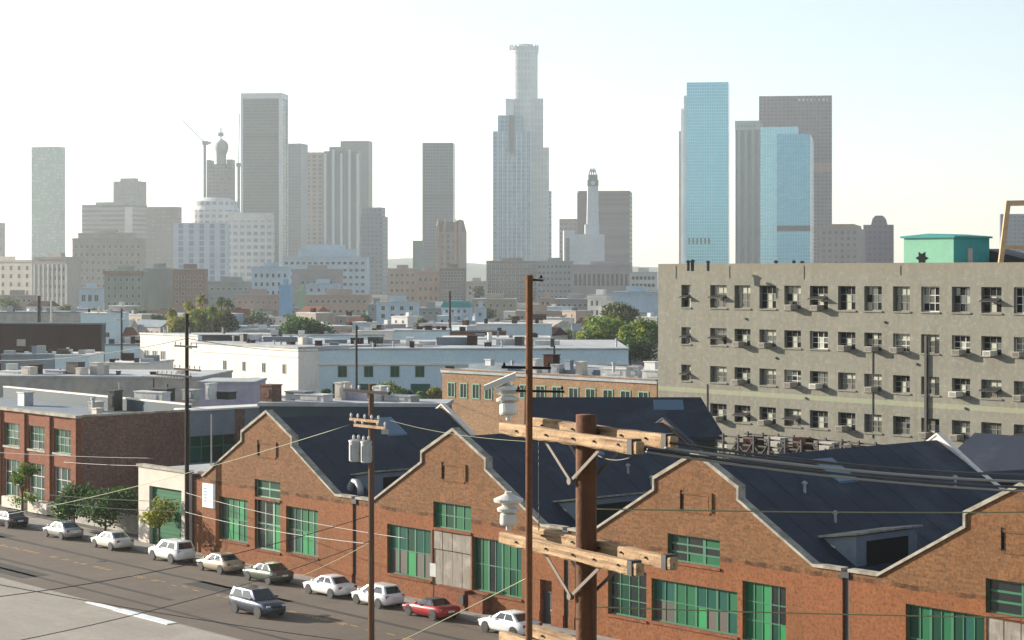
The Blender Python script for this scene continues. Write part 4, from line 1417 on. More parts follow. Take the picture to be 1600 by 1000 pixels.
lowrise('pink_tan_block', 'pinkish tan block below the ornate tower', 651, 687, 689, 424, 1280, 3, 'pink2', 4, 3, 1.8, 2.6, 4, 6)
lowrise('brown_block', 'dark brown block of many windows below the ornate tower', 687, 726, 728, 419, 1260, 3, 'brown', 7, 6, 1.9, 2.1, 2, 3.8, glass=M['glass_grey'])
lowrise('lattice_block', 'dark grey block with a lattice of floors left of the rust brown pole', 760, 838, 841, 408, 1500, 4, 'brown', 12, 6, 3.0, 2.8, 2, 5, glass=M['glass_grey'])
lowrise('grey_block', 'blue grey block right of the rust brown pole', 838, 894, 896, 408, 1480, 5, 'grey', 8, 6, 2.0, 2.2, 3, 4.6, frame=M['galv'])
lowrise('mauve_block', 'mauve block with tall windows below the clock tower', 894, 984, 988, 414, 1400, 6, 'mauve', 12, 1, 2.2, 9, 6, 5)
lowrise('white_block', 'small white block against the olive building edge', 984, 1026, 1027, 426, 1100, 6, 'white', 6, 3, 1.8, 2.0, 2, 4)
lowrise('pale_blue_hall', 'plain pale blue wall hall left of the olive building', 958, 1030, 1030, 457, 820, 3, 'sky', 0, 0)
lowrise('white_house', 'white building with tall windows above the big tree', 918, 948, 962, 462, 840, 30, 'white', 3, 2, 1.3, 2.4, 2, 4)
lowrise('pink_white_house', 'peach and white house right of the rust brown pole', 842, 862, 866, 466, 900, 20, 'pink', 2, 2, 1.5, 1.8, 1.5, 3.5)
lowrise('peach_house', 'low peach house with white trim near the rust brown pole', 806, 874, 876, 487, 760, 8, 'pink', 5, 1, 1.3, 1.4, 1.5, 3)
lowrise('grey_terrace', 'grey brown terrace of houses beyond the peach house', 866, 930, 932, 468, 930, 4, 'mauve', 7, 1, 1.3, 1.4, 2, 3)
lowrise('brown_terrace', 'brown terrace of houses left of the rust brown pole', 738, 806, 808, 468, 930, 2, 'tan', 6, 1, 1.3, 1.6, 2, 3)
lowrise('blue_house', 'pale blue house with dark windows in the middle distance', 588, 653, 655, 473, 760, 4, 'sky', 4, 2, 1.6, 1.8, 1.2, 3)
r, w, d, h = lowrise('blue_house', 'pale blue house under a green tiled roof', 690, 734, 738, 480, 740, 10, 'sky', 4, 2, 1.1, 1.4, .8, 2.6)
m = MB()
m.prism([(-w - .5, h), (.5, h), (-1, h + 2.2), (-w + 1, h + 2.2)], 'y', -.5, d + .5)
m.build('hip_roof', M['teal_paint'], r)
lowrise('grey_house', 'grey low house between the two pale blue houses', 655, 690, 691, 482, 800, 0, 'grey', 3, 1, 1.2, 1.3, 1.2, 3)
lowrise('lilac_house', 'small lilac house right of the green tiled roof', 742, 758, 760, 482, 720, 10, 'sky', 1, 1, 1.3, 1.5, 1.4, 3)
lowrise('taupe_block', 'low taupe block behind the brown building roof', 0, 52, 56, 462, 900, 10, 'taupe', 6, 1, 1.3, 1.4, 1.5, 3)
lowrise('grey_terrace', 'low grey terrace left of the pale blue house', 575, 600, 602, 476, 820, 4, 'grey', 2, 1, 1.2, 1.3, 1.4, 3)
lowrise('cream_block', 'cream gap block left of the brown lattice block', 728, 760, 762, 440, 1350, 2, 'cream', 3, 2, 2, 2, 3, 4)

# ------------------------------------------------------------------ the towers
G = dict(
    pale=grid('tower_pale_glass', (.28, .36, .31), (.20, .29, .25), 3.2, 4.0, .75, .6, (.42, .48, .45), .3, .3),
    stripe=grid('tower_striped', (.33, .32, .29), (.10, .10, .095), 40, 5.2, 1, .5, None, .4),
    dull=grid('tower_dull_grid', (.27, .26, .24), (.15, .15, .14), 4, 4.4, .55, .5, None, .4),
    brown=grid('tower_plain_brown', (.24, .215, .19), (.20, .18, .16), 6, 4.5, .5, .3, None, .5),
    slab=grid('tower_black_slab', (.050, .080, .082), (.026, .046, .050), 2.4, 4.0, .7, .62, (.075, .09, .095), .25, .2, band=(190, 3.2, (.035, .042, .045)), wmetal=.2, wrough=.4),
    dark=grid('tower_dark_glass', (.04, .068, .09), (.022, .042, .060), 3.0, 4.2, .7, .7, (.06, .08, .10), .2, .3, band=(121, 3.5, (.02, .03, .04)), wrough=.4),
    blueg=grid('tower_blue_grey', (.17, .20, .225), (.06, .075, .09), 4.2, 4.4, .6, .5, (.12, .14, .16), .3, .2),
    greyg=grid('tower_grey_grid', (.16, .17, .165), (.085, .095, .10), 3.4, 4.0, .6, .55, (.12, .13, .13), .3, .2),
    tanw=grid('tower_tan_windows', (.36, .315, .26), (.11, .10, .09), 7.0, 5.0, .55, .55, (.22, .19, .15), .4),
    ribs=grid('tower_ribbed', (.19, .205, .215), (.10, .115, .13), 4.0, 60, .5, 1, (.15, .17, .18), .3, .2),
    grid2=grid('white_grid_block', (.58, .58, .56), (.20, .22, .23), 6.0, 6.0, .62, .5, (.34, .36, .37), .4),
    bands=grid('blue_striped_flats', (.50, .54, .57), (.12, .20, .27), 9.0, 5.0, .45, .8, (.24, .34, .42), .3),
    us=grid('tower_stone_glass', (.22, .34, .40), (.055, .15, .21), 5.4, 5.6, .70, .66, (.17, .34, .45), .2, .5),
    us2=grid('tower_stone_fine', (.54, .56, .54), (.33, .39, .40), 4.5, 9.0, .5, .7, (.40, .46, .47), .3, .2),
    cyan=grid('tower_cyan_glass', (.22, .50, .60), (.13, .44, .56), 3.0, 4.0, .86, .86, (.19, .50, .61), .12, .55, wrough=.3, wmetal=.4),
    cyan2=grid('tower_light_cyan_glass', (.34, .60, .66), (.26, .54, .62), 3.4, 4.0, .86, .8, (.34, .61, .68), .15, .5, wrough=.3, wmetal=.4),
    blue2=grid('tower_deep_blue_glass', (.13, .38, .52), (.08, .32, .47), 3.0, 4.0, .88, .88, (.12, .37, .52), .1, .55, band=(74, 3.5, (.01, .015, .02)), wrough=.3, wmetal=.3),
    striped=grid('tower_vertical_stripes', (.36, .31, .26), (.085, .095, .105), 9.0, 80, .58, 1, (.12, .13, .14), .25, .2),
    granite=grid('tower_granite_grid', (.22, .165, .17), (.075, .07, .09), 5.2, 5.0, .62, .55, (.16, .15, .17), .25, .2, band=(166, 6.0, (.32, .22, .18))),
    brick2=grid('tower_brown_slab', (.23, .175, .165), (.13, .11, .11), 60, 5.5, 1, .55, None, .4),
    deco=grid('tower_old_masonry', (.34, .30, .275), (.13, .12, .12), 4.6, 4.6, .45, .5, None, .5),
    purple=grid('tower_purple_masonry', (.20, .175, .195), (.10, .095, .12), 4.2, 4.4, .5, .5, (.14, .13, .16), .4))
plainwhite = surf('white_masonry', (.60, .63, .64), (.52, .55, .57), .05)


def tower(label, px0, pxm, px1, pt, Y, a, mat, name='office_tower', top=0, depth=None, cap=None):
    r, w, d, h = block(name, label, 'tower', px0, pxm, px1, pt, Y, a, mat, None, depth=depth, body='shaft')
    if top:
        m = MB()
        m.box(-w * .8, -w * .25, d * .25, d * .75, h + .01, h + top)
        m.build('plant_room', cap or K['grey'], r)
    return r, w, d, h


tower('slim pale green glass tower at the far left', 49, 92, 102, 229, 2500, 16, G['pale'], top=0)
tower('taupe tower sliced by the left picture edge', -30, 4, 8, 348, 2300, 10, G['dull'])
r, w, d, h = tower('grey office slab with horizontal stripes', 128, 207, 230, 319, 2200, 20, G['stripe'], top=3)
m = MB()
m.box(-9, 0, -1.2, -.01, 0, h - 3)
m.build('stair_shaft', K['white'], r)
tower('grey office tower standing behind the striped slab', 177, 218, 229, 283, 2400, 14, G['dull'], top=4)
r, w, d, h = tower('plain brownish slab right of the striped one', 229, 276, 284, 323, 2150, 10, G['brown'])
r, w, d, h = tower('pale flats with vertical blue window stripes', 271, 356, 359, 348, 1700, 2, G['bands'], 'apartment_tower')
cv = thing('curved_tower', 'glassy tower with a rounded stepped crown above the striped flats', 'tower', (at(330, 400, 1850).x, 1850, 0))
m = MB()
sc_ = 1850 / F
m.lathe((0, 20, 0), [(41 * sc_, 0), (41 * sc_, CZ + (425 - 328) * sc_), (36 * sc_, CZ + (425 - 322) * sc_), (36 * sc_, CZ + (425 - 314) * sc_), (22 * sc_, CZ + (425 - 308) * sc_)], 28)
m.build('shaft', G['grid2'], cv)
r, w, d, h = tower('white gridded office block below the black slab tower', 358, 426, 429, 336, 1750, 2, G['grid2'], 'office_block')
m = MB()
m.box(-w - .6, .6, -.8, 0, h - 5, h + 2)
m.build('cornice', K['white'], r)
# tower under construction, cranes
uc = thing('unfinished_tower', 'concrete tower under construction topped by a round drum', 'tower', (at(343, 400, 2500).x, 2500, 0))
s5 = 2500 / F
conc = grid('raw_concrete_floors', (.20, .195, .18), (.10, .10, .095), 5, 4.6, .7, .45, None, .8)
m = MB()
zz = lambda py: CZ + (425 - py) * s5
m.box(-20 * s5, 20 * s5, 0, 26, 0, zz(262))
m.box(-20 * s5, -13 * s5, 0, 26, zz(262) + .01, zz(250))
m.box(11 * s5, 20 * s5, 0, 26, zz(262) + .01, zz(249))
m.box(-11 * s5, 9 * s5, 4, 22, zz(262) + .01, zz(256))
m.build('floors', conc, uc)
m = MB()
m.box(-6 * s5, 7 * s5, 6, 20, zz(256), zz(238))
m.build('core', K['grey'], uc)
m = MB()
R5 = s5
m.lathe((R5, 12, zz(240)), [(8 * R5, 0), (9.5 * R5, 4 * R5), (11 * R5, 8 * R5), (11 * R5, 14 * R5), (8.5 * R5, 19 * R5), (4 * R5, 22 * R5), (1 * R5, 24 * R5)], 20)
m.build('drum', K['grey'], uc, smooth=True)
m = MB()
m.box(-4 * R5, 4 * R5, 10, 14, zz(212), zz(206))
m.cyl((0, 12, zz(216)), (0, 12, zz(198)), .8)
m.build('top_platform', K['grey'], uc)
for px, ph_, jx, jy, lab in ((320, 228, 285, 190, 'tower crane standing left of the unfinished tower'), (373, 262, 374, 180, 'tower crane between the unfinished tower and black slab')):
    c = at(px, 400, 2480)
    r = thing('tower_crane', lab, 'crane', (c.x, c.y, 0), 0, 'cranes beside the unfinished tower')
    m = MB()
    m.box(-1.6, 1.6, -1.6, 1.6, 0, zz(ph_))
    m.build('mast', K['grey'], r)
    m = MB()
    m.box(-3, 4.5, -2.2, 2.2, zz(ph_) + .01, zz(ph_ - 6))
    m.build('cab', K['grey'], r)
    m = MB()
    m.beam((0, 0, zz(ph_ - 4)), ((jx - px) * s5, 0, zz(jy)), 1.0, 1.0)
    m.beam((0, 0, zz(ph_ - 4)), (8, 0, zz(ph_ - 3)), 1.8, 2.6)
    m.build('jib', K['grey'], r)
# black slab with white edges
r, w, d, h = tower('tall dark slab tower with white corner edges and top', 378, 440, 449, 154, 2450, 6, G['slab'])
m = MB()
m.box(-w - 1, 1, -1, d + 1, h + .01, h + 7)
m.box(-3.4, .8, -.9, 2.2, 0, h)
m.box(-w - 1.2, -w + 1.6, -.9, 2.2, 0, h)
m.box(.2, .9, d - 3, d + .8, 0, h)
m.build('white_frame', plainwhite, r)
tower('blue grey tower right behind the dark slab', 446, 470, 481, 224, 2600, 14, G['blueg'], top=0)
r, w, d, h = tower('grey ribbed tower with bright vertical fins', 506, 560, 563, 236, 2300, 2, G['ribs'])
parts('rib', [(-w + .5 + q * (w - 2.6) / 4, -w + 3.1 + q * (w - 2.6) / 4, -2.4, -.01, 0, h + (2 if q % 2 else -3)) for q in range(5)], plainwhite, r)
m = MB()
m.box(-w * .85, -w * .3, 2, d, h + .01, h + 5)
m.build('plant_room', K['grey'], r)
tower('tan windowed tower joined to the left of the ribbed tower', 481, 505, 506, 238, 2310, 0, G['tanw'])
tower('dark grey tower standing behind the ribbed one', 532, 576, 582, 220, 2800, 8, G['greyg'])
tower('blue grey gridded tower with a stepped top at the gap', 563, 598, 606, 338, 2000, 8, G['blueg'], name='office_tower')
tower('upper step of the blue grey gridded tower', 566, 596, 602, 324, 2016, 8, G['blueg'])
tower('dark blue glass tower alone in the gap', 660, 708, 711, 223, 2600, 3, G['dark'])
tower('narrow green tower left of the ornate one', 645, 661, 662, 376, 2200, 0, surf('green_cladding', (.14, .22, .19), None, .05))
r, w, d, h = tower('ornate old tower with gabled roof and small turrets', 681, 722, 729, 362, 1650, 8, G['deco'], 'old_tower')
m = MB()
m.prism([(-w, h), (0, h), (-w * .12, h + 10), (-w * .28, h + 8), (-w * .72, h + 8), (-w * .88, h + 10)], 'y', 0, d)
m.build('gabled_roof', K['brown'], r)
for x in (-w + .5, -w * .72, -w * .3, -3):
    m = MB()
    m.box(x, x + 2.6, -1.2, -.01, 0, h + 5)
    m.lathe((x + 1.3, .4, h + 5), [(1.6, 0), (.2, 6)], 8)
    m.build('turret', K['pink2'], r)

# the tallest tower: stone and glass with a round crown
us = thing('tall_crowned_tower', 'tallest stepped tower with a round crown in the centre', 'tower', (at(819, 400, 2700).x, 2700, 0))
s6 = 2700 / F
z6 = lambda py: CZ + (425 - py) * s6


def seg(name, px0, px1, pt, y0, y1, mat, pb=None):
    m = MB()
    m.box((px0 - 819) * s6, (px1 - 819) * s6, y0, y1, 0 if pb is None else z6(pb), z6(pt))
    return m.build(name, mat, us)


m = MB()
m.lathe((0, 24, 0), [(21.5 * s6, 0), (21.5 * s6, z6(81))], 32)
m.build('round_shaft', G['us2'], us)
m = MB()
m.lathe((0, 24, z6(81)), [(22.6 * s6, 0), (22.6 * s6, 4 * s6), (21.5 * s6, 4 * s6), (21.5 * s6, 10 * s6), (15 * s6, 11.5 * s6), (12 * s6, 14.5 * s6)], 32)
for q in range(20):
    an = q * PI / 10
    p = Vector((21.8 * s6 * math.cos(an), 24 + 21.8 * s6 * math.sin(an), z6(77)))
    m.box(p.x - 1, p.x + 1, p.y - 1, p.y + 1, p.z, p.z + 9 * s6)
m.build('crown', plainwhite, us)
seg('upper_tier', 804, 849, 153, 8, 44, G['us2'])
seg('middle_tier', 806, 858, 230, 5, 48, G['us2'])
seg('right_wing', 812, 862, 298, 10, 52, G['us'])
seg('left_wing', 771, 829, 206, -12, 34, G['us'])
seg('left_wing_top', 778, 816, 181, -9, 30, G['us'])
seg('left_spur', 790, 803, 154, 2, 26, plainwhite)
seg('dark_slot', 795, 804, 181.5, -12.6, -12.02, M['glass_dark'], 240)
parts('mullion', [((771 - 819 + q * 58 / 8) * s6 - .7, (771 - 819 + q * 58 / 8) * s6 + .7, -13, -12.03, 0, z6(246 if 2 < q < 5 else 207)) for q in range(9)], plainwhite, us)

r, w, d, h = tower('brown slab tower behind the white clock tower', 903, 984, 988, 298, 2300, 6, G['brick2'])
m = MB()
m.box(-w - .8, -w + 12, -1, -.01, 0, h - 2)
m.build('dark_bay', K['brown'], r)
r, w, d, h = tower('slim tan old block left of the white deco tower', 874, 902, 903, 342, 2000, 2, G['deco'], 'old_block')
ct = thing('clock_tower', 'white deco building with a slender clock tower', 'tower', (at(914, 400, 1900).x, 1900, 0))
s7 = 1900 / F
z7 = lambda py: CZ + (425 - py) * s7
m = MB()
m.box(-32 * s7, 31 * s7, 4, 40, 0, z7(366))
m.box(-33 * s7, -16 * s7, 2, 30, 0, z7(360))
m.build('body', plainwhite, ct)
m = MB()
m.box(1 * s7, 23 * s7, 10, 24, z7(366), z7(350))
m.prism([(4 * s7, z7(350)), (22.5 * s7, z7(350)), (21.5 * s7, z7(290)), (5 * s7, z7(290))], 'y', 11, 22)
m.build('tower_shaft', plainwhite, ct)
m = MB()
m.box(4.5 * s7, 22 * s7, 10.4, 22.6, z7(290), z7(280))
m.box(6 * s7, 20.5 * s7, 11.5, 21.5, z7(280), z7(272))
m.build('clock_stage', K['grey'], ct)
m = MB()
for x in (7, 11, 15, 19):
    m.beam((x * s7, 16, z7(272)), ((13 + (x - 13) * .5) * s7, 16, z7(262)), 1.0, 1.0)
m.box(9 * s7, 18 * s7, 14, 18, z7(267), z7(265))
m.build('sign_scaffold', K['grey'], ct)
m = MB()
m.lathe((13.2 * s7, 10.3, z7(285)), [(3.6 * s7, 0), (3.6 * s7, .3)], 20, 0, Vector((0, -1, 0)))
m.build('clock_face', plainwhite, ct)
m = MB()
m.box(-30 * s7, -24 * s7, 1.6, 1.98, z7(410), z7(372))
m.build('window_strip', M['glass_grey'], ct)

# right hand cluster
r, w, d, h = tower('tall cyan glass tower with stepped left edge whitened for sunlight', 1073, 1138, 1140, 128, 2500, 8, G['cyan'])
m = MB()
m.box(-w - 4, -w - .1, 6, d, 0, h - 16)
m.box(-w - 8, -w - 4.01, 12, d, 0, h - 32)
m.build('sunlit_edge', plainwhite, r)  # sun on the left steps is put in as white colour
m = MB()
m.box(-w - 11, -w - 8.01, 18, d, 0, h - 60)
m.build('dark_edge', K['grey'], r)
parts('vent_slot', [(-w + 2 + q * 5, -w + 4.4 + q * 5, -1.5, -1.21, 58, 66) for q in range(6)], M['dark_metal'], r)
m = MB()
m.box(-w, -2.5, -1.2, -.01, 0, h - 13)
m.build('front_skin', G['cyan'], r)
r, w, d, h = tower('stone tower with vertical window stripes between the glass towers', 1149, 1187, 1190, 192, 2600, 9, G['striped'])
m = MB()
m.box(-w - .5, .5, -1, d, h - 9, h + 3)
m.build('stone_top', K['cream'], r)
parts('letter', [(-w + 3 + q * 4.2, -w + 3 + q * 4.2 + ww, -1.4, -1.01, h - 5.5, h - 2.2) for q, ww in enumerate((2.2, 3, 2.4, 3, 2, 2.8))], K['grey'], r)
r, w, d, h = tower('wide granite gridded tower with small white letters on top', 1186, 1300, 1303, 149, 2700, 8, G['granite'])
parts('letter', [(-w * .46 + q * 5.4, -w * .46 + q * 5.4 + ww, -.8, -.01, h - 7.5, h - 4) for q, ww in enumerate((2.6, 3, 2.4, 2.6, 1.2, 2.2, 3, 2.4))], plainwhite, r)
r, w, d, h = tower('light cyan glass block left half of the low blue tower', 1188, 1247, 1250, 198, 2350, 9, G['cyan2'])
r, w, d, h = tower('deep blue glass tower in front of the granite one', 1214, 1266, 1272, 209, 2320, 10.5, G['blue2'])
r, w, d, h = tower('stepped pinkish old tower on the olive parapet line', 1279, 1340, 1352, 356, 1500, 14, G['deco'], 'old_tower')
m = MB()
m.box(-w * .75, -w * .1, 2, d - 2, h + .01, h + 3)
m.build('setback', K['pink2'], r)
r, w, d, h = tower('purple grey old tower with a domed stepped top', 1349, 1396, 1400, 351, 1600, 12, G['purple'], 'old_tower')
m = MB()
m.prism([(-w * .75, h), (-w * .2, h), (-w * .26, h + 5), (-w * .36, h + 7.5), (-w * .6, h + 7.5), (-w * .7, h + 5)], 'y', 3, d - 3)
m.build('domed_top', G['purple'], r)
r, w, d, h = tower('pale blue glass tower seen through the steel sign frame', 1563, 1640, 1640, 334, 2100, 12, G['blueg'], 'office_tower')

# ------------------------------------------------------------------ far hills
hl = MB()
xs = [-2500 + k * 100 for k in range(51)]
rh = random.Random(5)
hh = [40 + 14 * math.sin(k * .35) + 9 * math.sin(k * .9 + 1) + rh.uniform(-3, 3) for k in range(51)]
hl.loft([[(x, 5200, 0) for x in xs], [(x, 5450, h * .7) for x, h in zip(xs, hh)], [(x, 5750, h) for x, h in zip(xs, hh)], [(x, 6100, 0) for x in xs]], close=False, caps=False)
kind(hl.build('hills', surf('hill_scrub', (.10, .11, .075), (.07, .08, .05), .01), smooth=True), 'structure')
# ------------------------------------------------------------------ trees of the middle distance
def gnd(px, Y):
    return Vector(((px - 800) / F * Y, Y, 0))


def rtree(name, label, px, ptop, Y, wpx, mat, n, leaf, seed, lobes=8, low=.3, group=None, flat=.8, cat='tree'):
    h = CZ - (ptop - HY) / F * Y
    return tree(name, label, cat, gnd(px, Y), h, wpx / F * Y / 2, M[mat], n, leaf, seed, True, lobes, low, group, flat)


rtree('broad_tree', 'dark green dome shaped tree behind the white block', 471, 491, 480, 100, 'leaf_dark', 6500, .42, 21, 13, .45, None, .62)
tg = 'big trees left of the olive building'
rtree('leafy_tree', 'bright topped green tree left in the clump beside the olive building', 940, 484, 500, 84, 'leaf_mid', 4600, .45, 22, 9, .25, tg)
rtree('leafy_tree', 'dark green tree touching the olive building corner', 1005, 484, 470, 80, 'leaf_mid', 4600, .45, 23, 9, .2, tg)
rtree('leafy_tree', 'olive brown crowned tree at the top of the clump', 968, 464, 560, 76, 'leaf_haze', 2600, .5, 24, 8, .35, tg)
rtree('leafy_tree', 'rust tinted small tree left of the clump', 905, 505, 560, 34, 'leaf_haze', 900, .4, 25, 6, .3, tg)
rtree('leafy_tree', 'dark lower tree at the base of the clump', 985, 520, 440, 90, 'leaf_dark', 3000, .42, 26, 8, .2, tg)
bg = 'bushes in front of the pale blue block'
rtree('yellow_bush', 'yellow topped bushy tree in front of the pale blue block', 610, 594, 345, 56, 'leaf_yellow', 1500, .26, 31, 7, .25, bg)
rtree('dark_bush', 'dark bush under the yellow topped one', 632, 603, 338, 40, 'leaf_dark', 1100, .24, 32, 6, .2, bg)
rtree('yellow_bush', 'yellow green bush at the corner of the tan building', 680, 598, 335, 30, 'leaf_yellow', 900, .24, 33, 6, .2, bg)
rtree('green_bush', 'small bright green bush between the bushes and tan building', 655, 606, 336, 24, 'leaf_green', 600, .22, 34, 5, .2, bg)
rtree('dark_bush', 'dark low bush at the loading doors of the pale blue block', 508, 604, 350, 22, 'leaf_dark', 500, .22, 35, 5, .2, bg)
rtree('green_bush', 'bright green bush under the brown building ledge', 14, 568, 380, 26, 'leaf_green', 600, .24, 36, 5, .25, bg)
fg = 'far trees between the low blocks'
for i, (px, pt, Y, w, mm, lab) in enumerate((
        (20, 458, 860, 44, 'leaf_haze', 'hazy olive tree at the far left below the cream block'),
        (105, 466, 800, 34, 'leaf_haze', 'hazy olive tree left of the small blue hall'),
        (150, 474, 760, 40, 'leaf_haze', 'low olive tree below the small blue hall'),
        (210, 474, 740, 30, 'leaf_haze', 'olive tree below the sage block'),
        (195, 490, 640, 24, 'leaf_mid', 'green tree left of the thin far pole'),
        (250, 484, 700, 30, 'leaf_dark', 'dark tree left of the palms'),
        (400, 484, 720, 60, 'leaf_dark', 'dark hedge like trees below the dusty pink building'),
        (450, 486, 760, 40, 'leaf_dark', 'dark trees below the bright blue building'),
        (560, 488, 740, 36, 'leaf_dark', 'dark low trees below the long pink building'),
        (640, 466, 880, 22, 'leaf_haze', 'hazy tree above the pale blue house roof'),
        (680, 482, 820, 26, 'leaf_haze', 'hazy tree between the pale blue houses'),
        (748, 440, 1250, 26, 'leaf_haze', 'hazy tree in the skyline gap'),
        (760, 476, 780, 40, 'leaf_haze', 'olive tree right of the green tiled roof'),
        (800, 492, 720, 34, 'leaf_haze', 'olive tree left of the peach house'),
        (880, 482, 820, 36, 'leaf_haze', 'olive tree right of the peach house'),
        (890, 510, 600, 24, 'leaf_mid', 'green tree at the end of the flat white roofs'),
        (935, 456, 900, 30, 'leaf_haze', 'hazy tree by the white building with tall windows'),
        (980, 452, 950, 34, 'leaf_haze', 'hazy tree right of the white building with tall windows'))):
    rtree('hazy_tree', lab, px, pt, Y, w, mm, 700, .55, 50 + i, 6, .25, fg)
for i, (px, pt, Y, mm, lab) in enumerate(((316, 466, 560, 'leaf_yellow', 'tallest yellow green palm above the pale roofs'), (296, 476, 570, 'leaf_yellow', 'palm with a yellow crown left of the street pole top'), (346, 470, 575, 'leaf_haze', 'dull olive palm right of the tallest one'), (357, 474, 560, 'leaf_haze', 'second dull olive palm furthest right of the palm row'), (268, 488, 560, 'leaf_yellow', 'small palm at the left end of the palm row'), (332, 484, 545, 'leaf_mid', 'short green palm between the taller palms'), (306, 492, 540, 'leaf_mid', 'short green palm below the tallest palm'))):
    c = gnd(px, Y)
    palm(lab, c, CZ - (pt - HY) / F * Y, 80 + i, M[mm])

for i, (px, pt, Y, w, lab) in enumerate(((318, 464, 556, 74, 'bushy yellow green tree mass under the palm crowns'), (350, 468, 560, 56, 'bushy olive tree mass at the right of the palm row'), (280, 480, 552, 52, 'low bushy yellow tree at the left of the palm row'))):
    rtree('bushy_tree', lab, px, pt, Y, w, 'leaf_yellow' if i != 1 else 'leaf_haze', 3200, .42, 140 + i, 10, .2, 'bushy trees among the palms')
# dense belt of small houses and sheds between the white blocks and downtown
LM = [(0, 'the brown building roof'), (110, 'the small pale blue hall'), (180, 'the sage block'), (250, 'the umber block'), (320, 'the palm row'), (390, 'the dusty pink building'), (450, 'the bright blue building'), (520, 'the long pink building'), (590, 'the pale blue house'), (650, 'the grey low house'), (700, 'the green tiled roof'), (760, 'the lilac house'), (815, 'the rust brown pole'), (870, 'the peach house'), (930, 'the big tree clump')]
KD = [('white', 'white'), ('cream', 'cream'), ('sky', 'pale blue'), ('pink', 'pinkish'), ('grey', 'grey'), ('tan', 'tan'), ('white', 'bright white'), ('mauve', 'mauve')]
rb = random.Random(77)
seen = set()
for row, (Y0, Y1, hz0, hz1, nm) in enumerate(((500, 560, 4.0, 7.5, 'front row'), (590, 650, 4, 7, 'second row'), (680, 740, 4, 8, 'third row'), (800, 880, 4, 9, 'far row'))):
    px = -12.0
    while px < 1000:
        w = rb.uniform(16, 44)
        Y = rb.uniform(Y0, Y1)
        hh_b = rb.uniform(hz0, hz1)
        pt = HY + (CZ - hh_b) * F / Y
        key, word = KD[rb.randrange(len(KD))]
        lm = [n for p_, n in LM if p_ <= max(px, 0)][-1]
        gab = rb.random() < .35
        lab = '%s %s in the %s by %s' % (word, 'gabled house' if gab else 'flat roofed house', nm, lm)
        if rb.random() < .72 and lab not in seen and not (row < 2 and 255 < px < 375) and not (row == 0 and 400 < px + w / 2 < 540):
            seen.add(lab)
            r_, bw_, bd_, bh_ = block('house', lab, 'house', px, px + w, px + w, pt, Y, rb.choice((0, 6, 30, 46)), K[key], None if gab else M[rb.choice(('white_roof', 'flat_roof', 'slate_wall'))], depth=rb.uniform(6, 12), group='houses of the low belt')
            if gab:
                m = MB()
                m.prism([(-.3, bh_), (bd_ + .3, bh_), (bd_ / 2, bh_ + 2.2)], 'x', -bw_ - .3, .3)
                m.build('gable_roof', M[rb.choice(('slate_wall', 'grey_wall', 'brown_wall', 'brick_red'))], r_)
            else:
                m = MB()
                ux_ = -bw_ * rb.uniform(.3, .8)
                m.box(ux_, ux_ + 1.6, 2, 3.6, bh_ + .36, bh_ + rb.uniform(1.0, 2.0))
                m.build('roof_box', M[rb.choice(('white_roof', 'slate_wall', 'brown_wall', 'galv'))], r_)
            wins(r_, -bw_ + .6, -.6, max(1, int(bw_ / 3)), [bh_ - 1.7], 1.1, 1.3, M['frame_white'], M['glass_dark'])
        elif rb.random() < .55 and row > 0:
            rtree('garden_tree', 'small garden tree in the %s by %s' % (nm, lm), px + w / 2, pt - 4, Y, w * .7, rb.choice(('leaf_haze', 'leaf_dark', 'leaf_mid')), 350, .5, int(px) + row * 999, 5, .2, 'garden trees of the low belt %d' % row)
        px += w * rb.uniform(.9, 1.25)


# ------------------------------------------------------------------ utility poles and wires
def insulator(mb, p, s=1.0, axis=Vector((0, 0, 1))):
    mb.lathe(p, [(.03 * s, 0), (.03 * s, .08 * s), (.08 * s, .09 * s), (.05 * s, .15 * s), (.085 * s, .17 * s), (.04 * s, .25 * s), (.015 * s, .28 * s)], 10, 0, axis)


UV = Vector((UX, UY, 0))
NV = Vector((NX, NY, 0))


def pole(name, label, base, top, r, mat, arms, group='utility poles', dirv=UV):
    """wood pole: base point, top height, arms = (height, half lengths, thickness, material)"""
    root = thing(name, label, 'pole', (base.x, base.y, 0), 0, group)
    m = MB()
    n = 8
    m.tube([(0, 0, top * k / n) for k in range(n + 1)], r, 12)
    m.v = [(x * (1.12 - .24 * z / top), y * (1.12 - .24 * z / top), z) for x, y, z in m.v]
    m.build('shaft', mat, root, smooth=False)
    for (z, a0, a1, th, am) in arms:
        m = MB()
        off = NV * -(r + th * .5)
        m.beam(dirv * a0 + off + Vector((0, 0, z)), dirv * a1 + off + Vector((0, 0, z)), th, th * 1.25)
        arm = m.build('crossarm', am, root)
        k = max(2, int((a1 - a0) / .7))
        for q in range(k + 1):
            x = a0 + .1 + (a1 - a0 - .2) * q / k
            if abs(x) > .2:
                m = MB()
                insulator(m, dirv * x + off + Vector((0, 0, z + th * .62)), 1.0)
                m.build('insulator', M['porcelain'], arm)
    return root


# far kerb pole
pa = P(fac(292, 850, -1.2)[0], -1.2)
pa_h = CZ - (490 - HY) / F * pa.y
pole('utility_pole', 'tall black utility pole on the far pavement by the garage', pa, pa_h, .17, M['wood_black'],
     [(CZ - (541 - HY) / F * pa.y, -1.5, 1.9, .11, M['wood_black']), (CZ - (577 - HY) / F * pa.y, -1.6, 2.4, .12, M['wood_black']), (CZ - (588 - HY) / F * pa.y, -4.4, 1.0, .12, M['wood_black'])])
m = MB()
m.beam(pa + Vector((2.0, -.2, .14)), pa + Vector((2.0, -.2, 11.5)), .11, .11)
tag(m.build('conduit_post', M['stucco_pale']), 'pale thin post standing right beside the black street pole', 'post')

